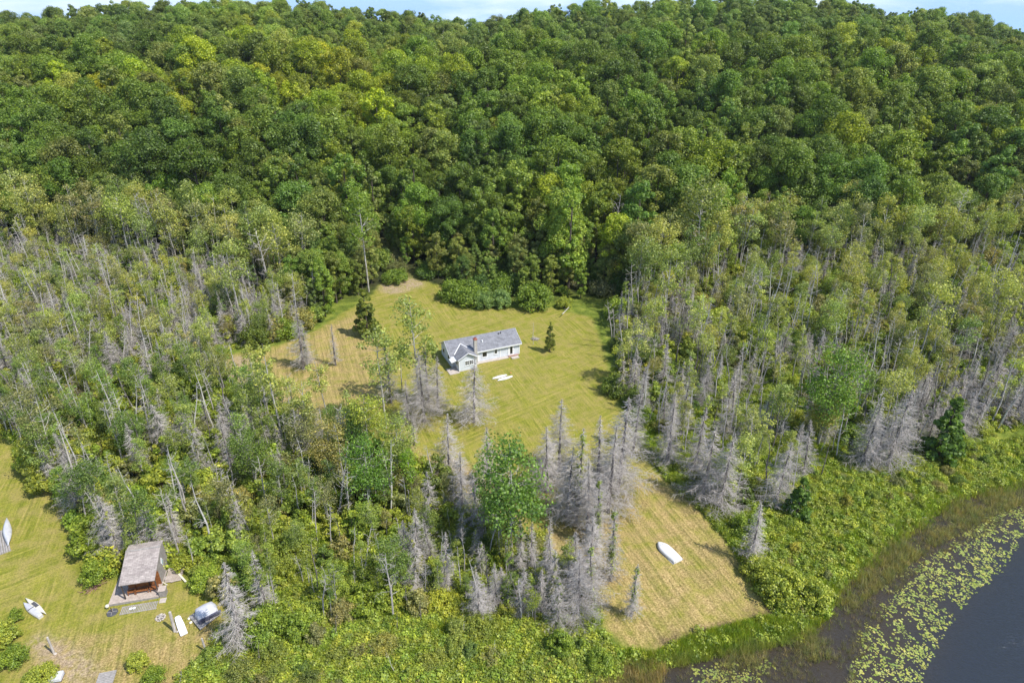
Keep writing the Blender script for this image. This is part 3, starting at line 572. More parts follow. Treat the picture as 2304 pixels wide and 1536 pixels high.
e = empty('slatted_walkway', onc(-1.9, -.85), math.radians(13), label='grey slatted wooden walkway lying in the grass before the cabin deck', cat='walkway'); s_ = MB(); [s_.box(-1.85+.18*i, -1.85+.18*i+.10, -.75, .45, .08, .11) for i in range(21)]; s_.build('slat', GREYW, e)
for yy_ in (-.65, .3): MB().box(-1.9, 1.95, yy_, yy_+.08, 0, .078).build('bearer', GREYW, e)
for i, (x_, n_) in enumerate(((-2.75, 'left'), (-2.4, 'right'))):
    e = empty('white_plate', onc(x_, -.95, .12), 0, label='round white plate on the slatted walkway, the %s one' % n_, cat='plate', group='white plates'); MB().cyl(0, 0, 0, .03, .13, .17, 16).build('rim', WHITE, e)
e = empty('umbrella_stand', tuple(G(253,1378)[:2])+(gz(-44.6,52),), .3, label='dark octagonal parasol base with short post left of the walkway', cat='umbrella stand'); MB().cyl(0, 0, 0, .12, .62, .55, 8).build('base', DGREY, e); MB().cyl(0, 0, .12, .75, .04).build('post', DARKW, e)
for a_ in range(4): MB().box(.05, .5, -.02, .02, .121, .16, 0).build('rib', GREYW, e).rotation_euler.z = a_*1.57
e = empty('globe_lamp', tuple(G(243,1368)[:2])+(gz(-45.4,52.6),), 0, label='small pale round lamp on the grass at the left corner of the cabin deck', cat='lamp'); MB().ball(0, 0, .35, .22).build('globe', HULLC, e, sm=True); MB().cyl(0, 0, 0, .2, .06).build('stem', DGREY, e)
def ring(name, p, r, lab):
    x, y = G(*p)[:2]; e = empty(name, (x, y, gz(x, y)), 0, label=lab, cat='fire pit'); MB().cyl(0, 0, 0, .08, r*.8, r*.75, 14).build('ash_bed', ASH, e)
    for i in range(11): a = 6.283*i/11; MB().ball(math.cos(a)*r, math.sin(a)*r, .1, .14*random.uniform(.8, 1.2), .8, 1, .03).build('stone', STONE, e)
    for i in range(5): a = random.uniform(0, 3.14); MB().bar((-math.cos(a)*r*.7, -math.sin(a)*r*.7, .12), (math.cos(a)*r*.7, math.sin(a)*r*.7, .2+.05*i), .05).build('log', B_DEAD, e)
ring('fire_pit', (362,1391), .45, 'round stone fire pit on the grass in front of the cabin')
def post(name, p, hh, r, lab, lean=(0, 0), cap=None):
    x, y = G(*p)[:2]; e = empty(name, (x, y, gz(x, y)), 0, label=lab, cat='post'); MB().bar((0, 0, -.2), (lean[0], lean[1], hh), r, 8, r*.85).build('shaft', B_DEAD, e, sm=False)
    MB().cyl(lean[0], lean[1], hh-.02, hh+.05, r*.9, r*.5).build('top', cap or STONE, e)
    MB().ball(r*2, -.1, .1, .16, .7, 1, .03).build('base_stone', STONE, e)
post('wooden_post', (394,1421), 2.6, .17, 'thick weathered post standing next to the white board', (-.1, .3)); post('wooden_post', (464,1466), 1.9, .11, 'grey post at the lower corner of the tarp covered platform', (-.1, .1)); post('wooden_post', (122,1470), 2.2, .12, 'grey leaning post near the lower left bushes', (-.15, .2))
a = G(400,1390); b = G(416,1431); L = float(np.hypot(*(b-a)[:2])); m_ = (a+b)/2; e = empty('white_board', (m_[0], m_[1], gz(m_[0], m_[1])+.12), math.atan2(b[1]-a[1], b[0]-a[0]), label='long white board with one squared end lying beside the thick post', cat='board')
MB().poly([(-L/2, -.16, .12), (-L/2+.2, -.3, .12), (0, -.37, .12), (L/2, -.36, .12), (L/2, .36, .12), (0, .37, .12), (-L/2+.2, .3, .12), (-L/2, .16, .12)], (0, 0, -.1)).build('deck', HULLW, e)
for i, (p, lb) in enumerate(((( 427,1393), 'pale round stone on the grass right of the white board, the upper one'), ((430,1402), 'pale round stone on the grass right of the white board, the lower one'))):
    x, y = G(*p)[:2]; e = empty('field_stone', (x, y, gz(x, y)), 0, label=lb, cat='stone', group='pale stones'); MB().ball(0, 0, .08, .2, .6, 2, .03).build('stone', HULLC, e, sm=True)
# tarp covered platform
pc = [G(*q)[:2] for q in ((427,1391), (452,1421), (497,1386), (468,1366))]; pm = np.mean(pc, 0); zz = gz(*pm)
e = empty('platform', (pm[0], pm[1], zz), 0, label='low grey square plank platform beside the bleached dead spruce', cat='platform'); MB().poly([(q[0]-pm[0], q[1]-pm[1], .3) for q in pc], (0, 0, -.1)).build('deck', GREYW, e)
for q in pc: MB().box((q[0]-pm[0])*.85-.08, (q[0]-pm[0])*.85+.08, (q[1]-pm[1])*.85-.08, (q[1]-pm[1])*.85+.08, -.1, .197).build('leg', DARKW, e)
e = empty('covered_tub', (pm[0]+.15, pm[1]+.35, zz+.31), math.radians(40), label='hot tub sized mound under a pale grey tarpaulin on the plank platform', cat='covered tub')
t_ = MB(); bmesh.ops.create_icosphere(t_.bm, subdivisions=4, radius=1)
for v in t_.bm.verts:
    q = v.co; rr2 = max(abs(q.x), abs(q.y), .001); k_ = (q.xy.length/rr2)**.6 if q.xy.length > 0 else 1
    q.x *= 1.12*k_; q.y *= .98*k_; q.z = max(0, q.z)**.6*.95 if q.z > 0 else 0
    a = math.atan2(q.y, q.x); fo = math.sin(a*9)*.05+math.sin(a*17+q.z*6)*.03; q.x += math.cos(a)*fo*(1-q.z); q.y += math.sin(a)*fo*(1-q.z)
t_.build('cover', TARP, e, sm=True); b_ = MB(); [b_.bar((1.14*math.cos(a), -1.0+.02*math.sin(a*7), .05), (1.14*math.cos(a)+.1, -1.03, .5), .12, 5) for a in [x*.16+.3 for x in range(16)]]; b_.build('loose_edge', TARPD, e)
# boards and pallet right of the cabin
e = empty('wooden_pallet', onc(.55, 3.3, .02), math.radians(13), label='worn wooden pallet deck against the right wall of the cabin', cat='pallet'); s_ = MB(); [s_.box(.12*i-.5, .12*i-.42, -1.1, 1.3, .14, .17) for i in range(15)]; s_.build('slat', DECK, e)
for yy_ in (-1.0, 0, 1.1): MB().box(-.5, 1.28, yy_, yy_+.09, 0, .138).build('bearer', GREYW, e)
def beam(name, pa, pb, wd, m, lab, cat, z=.12):
    a = G(*pa); b = G(*pb); L = float(np.hypot(*(b-a)[:2])); c_ = (a+b)/2; e = empty(name, (c_[0], c_[1], gz(c_[0], c_[1])+z), math.atan2(b[1]-a[1], b[0]-a[0]), label=lab, cat=cat); MB().box(-L/2, L/2, -wd/2, wd/2, 0, .06).build('board', m, e); MB().cyl(L*.4, 0, .06, .07, .02, k=6).build('nail', DGREY, e)
beam('long_plank', (393,1282), (419,1311), .2, HULLC, 'long pale plank leading from the pallet into the grass', 'plank', .2); beam('short_plank', (378,1284), (393,1280), .3, STONE, 'short whitish plank across the pallet beside the cabin', 'plank', .22); beam('short_plank', (368,1303), (386,1301), .6, GREYW, 'wide grey plank at the lower end of the pallet', 'plank', .15); beam('thin_pole', (362,1311), (378,1320), .09, HULLC, 'thin pale pole leaning toward the storage chest', 'pole', .3); beam('short_plank', (385,1311), (398,1307), .15, STONE, 'short pale plank on the grass below the pallet', 'plank')
# other small things
e = empty('wooden_steps', tuple(G(240,1530)[:2])+(gz(-40.7,43.7),), .25, label='grey ribbed wooden landing cut by the bottom edge of the view', cat='landing'); s_ = MB(); [s_.box(-.8, .8, -2.2+.2*i, -2.2+.2*i+.17, .2, .24) for i in range(15)]; s_.build('board', GREYW, e); [MB().box(q, q+.1, -2.2, .8, 0, .198).build('bearer', GREYW, e) for q in (-.75, .65)]
e = empty('covered_box', tuple(G(128,1526)[:2])+(gz(-46,44),), .2, label='small grey tarp covered box beside the lower left bushes', cat='box'); MB().box(-.6, .6, -.5, .5, 0, .5).build('cover', TARP, e, .1); MB().box(-.62, .62, -.52, .52, 0, .06).build('skid', DARKW, e)
e = empty('log_bench', tuple(G(786,934)[:2])+(gz(-27.4,93),), 1.75, label='brown weathered picnic bench on the lawn near the yellow green tree', cat='bench'); MB().box(-1.1, 1.1, -.4, .4, .62, .7).build('table_top', STONE, e)
for yy_ in (-.75, .6): MB().box(-1.1, 1.1, yy_, yy_+.2, .36, .42).build('seat', GREYW, e)
for xx_ in (-.8, .7): MB().bar((xx_, -.7, 0), (xx_, .25, .62), .05).bar((xx_, .7, 0), (xx_, -.25, .62), .05).build('leg', DARKW, e)
def heap(name, p, r, hh, n, m, lab, cat):
    x, y = G(*p)[:2]; w2 = Wood()
    for i in range(n):
        a_ = random.uniform(0, 6.28); q = Vector((random.gauss(0, r*.35), random.gauss(0, r*.3), random.uniform(.05, hh)*random.random())); L2 = random.uniform(.4, 1.1)*r*.7; d2 = Vector((math.cos(a_), math.sin(a_), random.uniform(-.25, .3)))*L2; w2.tube([q-d2, q+rv(.08), q+d2], [.035, .03, .01], 4)
    V_, F_ = w2.arr(); o = tag(link(name, npmesh(name, V_, F_, [m])), lab, cat); o.location = (x, y, gz(x, y)); return o
heap('brush_pile', (1060,680), 2.2, 1.4, 220, BRUSH, 'reddish brown brush pile under the forest wall behind the house', 'brush pile'); heap('brush_pile', (1205,762), .9, .5, 60, B_DEAD, 'small pale pile of cut branches beside the little cedar', 'brush pile'); heap('stump_roots', (808,918), 1.0, .8, 70, B_DTRUNK, 'upturned brown stump by the picnic bench', 'stump')
heap('brush_pile', (210,1318), 1.2, .4, 60, BRUSH, 'low heap of dead brush below the bushes left of the cabin', 'brush pile'); heap('reed_litter', (1790,1500), 2.2, .5, 150, mat('straw_coloured_stalks', f_var((.30,.20,.10), (.5,.37,.2), 4)), 'tangle of flattened straw coloured stalks at the water edge', 'dead reeds')
def log(pa, pb, r, lab, m=B_WHITE, z=.2, z0=.5, kinks=1):
    a = G(pa[0], pa[1], z0); b = G(pb[0], pb[1], z0); a[2] = max(gz(a[0], a[1]), 0)+z; b[2] = max(gz(b[0], b[1]), 0)+z*.6; w2 = Wood(); A, B = Vector(a), Vector(b); c_ = (A+B)/2; L2 = (B-A).length
    w2.tube([A-c_, A.lerp(B, .33)-c_+rv(.03*L2*kinks), A.lerp(B, .66)-c_+rv(.03*L2*kinks), B-c_], [r, r*.85, r*.65, r*.3], 6)
    for i in range(3): q = A.lerp(B, random.uniform(.4, .95))-c_; w2.tube([q, q+rv(.5).normalized()*random.uniform(.4, 1.1)], [r*.35, .01], 4)
    V_, F_ = w2.arr(); o = tag(link('fallen_log', npmesh('fallen_log', V_, F_, [m])), lab, 'log', 'fallen trunks'); o.location = c_
for l_ in (((1714,878),(1801,882),.11,'long white fallen trunk lying level in the grass amid the right meadow trees'),((1700,856),(1745,862),.08,'thin white fallen trunk just above the long level one in the right meadow'),((1774,837),(1806,884),.1,'slanting fallen trunk meeting the long level one at its right end'),
 ((1796,915),(1868,918),.1,'fallen trunk under the big leaning aspen in the right meadow'),((1655,1030),(1716,1031),.13,'short bright white fallen trunk at the left of the right meadow'),((1835,1023),(1884,1014),.09,'thin fallen trunk in the bright grass below the leaning aspen'),
 ((1903,1084),(1985,1082),.08,'thin pale fallen trunk along the top of the shore bushes'),((1730,811),(1780,820),.09,'fallen trunk deep among the stems at the top of the right meadow'),((956,1329),(1005,1332),.1,'pale fallen trunk above the shore bushes, left of its twin'),((1062,1330),(1122,1338),.11,'pale crooked fallen trunk above the shore bushes, right of its twin'),
 ((1058,1255),(1103,1273),.09,'fallen trunk at the foot of the big green poplar'),((1856,988),(1881,955),.07,'thin slanting fallen stem below the big leaning aspen')): log(*l_[:3], l_[3])
log((2014,1179), (2084,1165), .12, 'bleached drift log in the reeds of the right shore', z=.12, z0=.1); log((1265,713), (1284,689), .1, 'short white log leaning out of the bush at the top right of the lawn', z=.9); log((1238,1487),(1262,1476), .14, 'short pale log at the bottom shore left of the strip', z=.25)
x, y = G(1263,905)[:2]; e = empty('field_stone', (x, y, gz(x, y)), 0, label='small pale stone alone on the lawn right of the kayaks', cat='stone'); MB().ball(0, 0, .05, .2, .6, 2, .03).build('stone', HULLC, e, sm=True)
o = tag(MB().ball(0, 0, .06, .16, .7, 2, .03).build('marker_bucket', ORANGE, None), 'small faded orange object on the lawn beside the kayaks', 'bucket'); x, y = G(1149,838)[:2]; o.location = (x, y, gz(x, y))
# ------------------------------------------------------------------ kinds of plants
KINDS = {
 'broadleaf': dict(v=[broadleaf(s, 20, c, low=l, clusters=k) for s, c, l, k in ((1,4.9,.1,76),(2,5.8,.15,90),(3,4.2,.05,70),(4,5.4,.2,80),(5,6.2,.18,100),(6,3.7,.05,60),(7,4.7,.1,74),(8,5.6,.1,90),(9,3.2,.05,54),(10,6.6,.25,110))], name='broadleaf_tree', cat='tree', H=20),
 'aspen': dict(v=[aspen(s, 12, c, t, k, 62, .18, None, st) for s, c, t, k, st in ((11,1.7,.5,30,1),(12,2.1,.6,38,1),(13,1.3,.4,18,1),(14,2.0,.5,34,2),(15,1.5,.65,30,1),(16,1.2,.35,13,1),(17,2.3,.6,90,2),(18,1.6,.7,34,1))], name='aspen_tree', cat='tree', H=12),
 'spruce': dict(v=[dead_spruce(21,9,2.1,1.0), dead_spruce(22,9,1.6,1.0), dead_spruce(23,9,2.5,1.0), dead_spruce(24,9,1.3,.9,.6), dead_spruce(25,9,1.8,.8,.35), dead_spruce(26,9,1.1,.8)], name='dead_spruce', cat='dead tree', H=9),
 'snag': dict(v=[snag(31,10,16), snag(32,10,10,B_WHITE), snag(33,10,22,None,1.8), snag(34,10,7,B_PALE,1), snag(35,10,18), snag(36,10,12,B_DTRUNK)], name='bare_dead_tree', cat='dead tree', H=10),
 'shrub': dict(v=[shrub(41), shrub(42,1.7,1.6,40), shrub(43,1.2,2.2,30), shrub(44,1.5,1.5,34,70), shrub(45,1.0,2.6,30), shrub(46,1.9,2.3,80,85,.13), shrub(47,1.6,2.6,70,85,.13), shrub(48,2.2,2.0,90,85,.13)], name='leafy_shrub', cat='shrub', H=2),
 'cedar': dict(v=[cedar(51), cedar(52,6,.9), cedar(53,6,1.5,.24)], name='evergreen_tree', cat='evergreen tree', H=6),
}
CAND = {k: [] for k in KINDS}
TD, TM, TY, TO = (.10,.175,.032), (.225,.32,.042), (.47,.51,.03), (.27,.31,.085)
TA, TB, TS, TL = (.34,.40,.11), (.45,.48,.13), (.26,.35,.045), (.40,.45,.07)
def jit(c, a=.18): 
    k = 1+R.uniform(-a, a); return (c[0]*k*(1+R.uniform(-.1, .12)), c[1]*k, c[2]*k*(1+R.uniform(-.2, .2)))
def blend(a, b, t): return tuple(a[i]*(1-t)+b[i]*t for i in range(3))
def add(kind, x, y, hgt, tint, zone, var=None, label=None, rz=None):
    nv = 5 if kind == 'shrub' else len(KINDS[kind]['v']); CAND[kind].append(dict(x=x, y=y, s=hgt/KINDS[kind]['H'], t=tint, zone=zone, v=int(R.integers(nv)) if var is None else var, label=label, rz=R.uniform(0, 6.28) if rz is None else rz))
def fill(poly, kind, sp, hr, tints, zone, prob=1.0, vars_=None, clump_=0, nseed=None):
    wp = wpoly(poly); xsn = [a for a, b in wp]; ysn = [b for a, b in wp]
    gx = np.arange(min(xsn), max(xsn), sp); gy = np.arange(min(ysn), max(ysn), sp*.9); A, B = np.meshgrid(gx, gy)
    A = (A+R.uniform(-.5, .5, A.shape)*sp).ravel(); B = (B+R.uniform(-.5, .5, B.shape)*sp).ravel()
    pr = prob*np.ones_like(A)
    if clump_: pr = prob*np.clip((vnoise(A+700, B+700, clump_, nseed or 5)-.3)*2.6, 0, 1)
    k = inpoly(A, B, wp) & (R.random(len(A)) < pr) & ~inpoly(A, B, LW1) & ~inpoly(A, B, LW2)
    for x, y in zip(A[k], B[k]):
        tt = blend(*tints, R.random())
        if R.random() < .16: tt = blend(tt, (.30,.27,.13), .7)
        elif R.random() < .15: tt = blend(tt, (.12,.20,.04), .7)
        add(kind, x, y, R.uniform(*hr), jit(tt), zone, None if vars_ is None else int(R.choice(vars_)))
# ---- the forest on the hill
ppx = []
def yellow(px, py):
    def g(cx, cy, sx, sy): return math.exp(-((px-cx)/sx)**2-((py-cy)/sy)**2)
    return max(g(780,150,190,70)*.95, g(540,70,90,50)*.9, g(180,185,160,28), g(850,230,120,60)*.8, g(1330,420,70,60)*.6, g(1240,230,90,60)*.5, g(680,210,150,40)*.7, g(1880,200,200,50)*.15)
yy = 150.0; n_f = 0
while yy < 440:
    sp = 7.7+(yy-150)*.004; half = .86*(yy*CS+20)+14
    xx = -half
    while xx < half:
        x = xx+R.uniform(-.42, .42)*sp; y = yy+R.uniform(-.42, .42)*sp; xx += sp
        px, py, d = P(x, y, .5)
        edge = np.interp(px, [0, 300, 600, 820, 860, 1000, 1300, 1420, 1700, 2304], [585, 575, 600, 640, 600, 628, 672, 665, 610, 585])
        if py > edge-6: continue
        hgt = R.uniform(15, 26) if yy < 300 else R.uniform(13, 22)*(1-.12*(vnoise(np.array(x+900), np.array(y+900), 30, 6)))
        if py > edge-30 and not (900 < px < 1400): hgt *= .8
        zt = float(hill(x, y))+hgt*.8; qx, qy, qd = P(x, y, zt)
        n1 = float(vnoise(np.array(x+900), np.array(y+900), 26, 12)); n2 = R.random()
        t = blend(TD, TM, min(1, n1*.8+n2*.5)); yv = min(1, yellow(qx, qy)*1.35)*(R.uniform(.25, 1.1) if R.random() < .75 else .1)+(.45 if R.random() < .07 else 0); t = blend(t, TY, min(1, yv))
        if n2 > .82: t = blend(t, TO, .7)
        if y > 300: t = blend(t, (.26,.35,.11), .4)
        side = 'left' if px < 800 else ('right' if px > 1450 else 'middle')
        add('broadleaf', x, y, hgt, jit(t, .3), 'forest_'+side); n_f += 1
    yy += sp*.88
# dead crowns showing in the forest
for px, py in ((1375,480),(390,480),(340,470),(2110,470),(700,260),(2230,330),(960,310),(620,560),(240,130),(800,180),(1100,240),(1440,60),(1690,180),(1010,200),(350,340),(1870,240),(2100,400),(1500,300),(720,360),(1250,350),(560,140),(1600,120)):
    g_ = G(px, py+130); add('snag', g_[0], g_[1], 19, TA, 'hillforest', 2)
EDGE = [(-200,560),(0,570),(300,575),(600,610),(700,690),(790,672),(830,640),(855,615),(1000,630),(1060,665),(1300,672),(1420,660),(1700,600),(2304,575),(2600,570),(2600,540),(2304,545),(1700,570),(1420,620),(1300,625),(1000,585),(855,585),(790,600),(600,570),(300,545),(0,540),(-200,540)]
fill(EDGE, 'broadleaf', 5.0, (7,13), (TM, TO), 'forest_edge', .8, [2,5,0,6]); fill(EDGE, 'shrub', 3.2, (2,4), (TD, TM), 'forest_edge', .6)
fill([(620,700),(640,760),(770,690),(845,655),(835,600),(700,600)], 'broadleaf', 4.6, (8,14), (TM, TO), 'forest_edge', .95, [2,5,0])
# ---- woods left of the clearing
LEFT_UP = [(-200,560),(0,575),(200,585),(420,605),(560,640),(700,690),(770,690),(640,765),(505,792),(505,865),(300,860),(0,850),(-200,850)]
LEFT_MID = [(-200,850),(0,850),(300,860),(505,865),(560,895),(640,935),(720,985),(880,1045),(1000,1095),(900,1200),(700,1250),(430,1280),(270,1285),(200,1270),(190,1180),(150,1105),(80,1095),(35,1025),(0,945),(-200,880)]
LEFT_LOW = [(1000,1095),(1040,1115),(1170,1195),(1290,1275),(1330,1335),(1350,1400),(1240,1420),(1000,1380),(800,1390),(650,1420),(560,1400),(520,1360),(430,1300),(430,1280),(700,1250),(900,1200)]
fill(LEFT_UP, 'aspen', 4.6, (5,11), (TA, TB), 'left_up', .95); fill(LEFT_UP, 'spruce', 3.0, (5,9), (TA, TB), 'left_up', .8, [1,3,4,5], 14, 31)
fill(LEFT_UP, 'snag', 3.4, (6,13), (TA, TB), 'left_up', .8); fill(LEFT_UP, 'shrub', 3.2, (2,4.5), (TS, TL), 'left_up', .7)
fill(LEFT_MID, 'aspen', 4.4, (5,11), (TA, (.17,.28,.05)), 'left_mid', .8); fill(LEFT_MID, 'spruce', 3.2, (5,10), (TA, TB), 'left_mid', .85, None, 12, 33)
fill(LEFT_MID, 'snag', 3.8, (7,12), (TA, TB), 'left_mid', .7); fill(LEFT_MID, 'shrub', 2.6, (1.8,4.2), (TS, TL), 'left_mid', .8)
fill(LEFT_LOW, 'aspen', 3.4, (4,8.5), (TA, TS), 'left_low', .7); fill(LEFT_LOW, 'spruce', 2.6, (4,9), (TA, TB), 'left_low', .9, None, 9, 35)
fill(LEFT_LOW, 'snag', 3.2, (3.5,8), (TA, TB), 'left_low', .7); fill(LEFT_LOW, 'shrub', 2.3, (1.0,3.2), (TS, TL), 'left_low', .6)
TALL_L = [(-200,540),(0,545),(300,555),(480,580),(600,600),(700,640),(700,690),(560,650),(420,625),(200,610),(0,600),(-200,590)]
TALL_R = [(1420,650),(1500,615),(1700,575),(2304,560),(2600,560),(2600,600),(2304,605),(1700,640),(1520,690),(1430,730)]
fill(TALL_L, 'aspen', 4.6, (13,20), (TA, TB), 'left_up', .8, [0,1,3,7]); fill(TALL_R, 'aspen', 5.2, (12,19), (TA, TB), 'right_up', .7, [0,1,3,7])
# ---- woods right of the clearing
RIGHT_UP = [(1395,700),(1440,680),(1500,640),(1700,600),(2304,570),(2600,560),(2600,760),(2304,770),(1900,780),(1560,830),(1440,940),(1395,900),(1375,780)]
RIGHT_MID = [(1900,780),(2304,770),(2600,760),(2600,980),(2304,965),(2100,1010),(1960,1040),(1900,1000),(1850,900)]
RIGHT_OPEN = [(1455,1000),(1440,940),(1560,830),(1900,780),(1850,900),(1900,1000),(1860,1080),(1700,1150),(1620,1130),(1540,1080)]
fill(RIGHT_UP, 'aspen', 5.2, (6,13), (TA, TB), 'right_up', .75); fill(RIGHT_UP, 'snag', 3.6, (7,14), (TA, TB), 'right_up', .5); fill(RIGHT_UP, 'spruce', 3.4, (6,10), (TA, TB), 'right_up', .5, [1,3,4,5], 16, 37)
fill(RIGHT_UP, 'shrub', 3.0, (1.8,4), (TS, TL), 'right_up', .75)
fill(RIGHT_MID, 'aspen', 5.2, (7,12), (TA, TB), 'right_mid', .6); fill(RIGHT_MID, 'snag', 2.7, (6,12), (TA, TB), 'right_mid', .85); fill(RIGHT_MID, 'spruce', 2.5, (6,9.5), (TA, TB), 'right_mid', .95, [0,1,2,4,5], 18, 39)
fill(RIGHT_MID, 'shrub', 3.2, (1.5,3.5), (TS, TL), 'right_mid', .7)
fill(RIGHT_OPEN, 'aspen', 5.0, (6,11), (TA, TB), 'right_open', .5); fill(RIGHT_OPEN, 'snag', 3.3, (5,11), (TA, TB), 'right_open', .75); fill(RIGHT_OPEN, 'spruce', 4.3, (5,9.5), (TA, TB), 'right_open', .8, None, 9, 41)
fill(RIGHT_OPEN, 'shrub', 3.4, (1,2.6), (TS, TL), 'right_open', .5)
# ---- bushes along the shore
SHORE_R = [(1660,1170),(1800,1080),(1960,1040),(2304,985),(2500,950),(2500,1010),(2304,1080),(2160,1110),(2060,1170),(1970,1230),(1890,1310),(1850,1385),(1770,1420),(1740,1360),(1700,1270)]
SHORE_B = [(470,1420),(560,1410),(800,1400),(1000,1390),(1340,1425),(1400,1470),(1400,1500),(1370,1530),(900,1556),(300,1620),(440,1500)]
fill(SHORE_R, 'shrub', 1.9, (.35,1.2), (TS, (.42,.44,.07)), 'shore_right', .5); fill(SHORE_B, 'shrub', 1.9, (.6,1.9), (TS, (.34,.36,.10)), 'shore_bottom', .5)
fill(SHORE_B, 'snag', 3.6, (2,4.5), (TS, TL), 'shore_bottom', .6, [0,2,4])
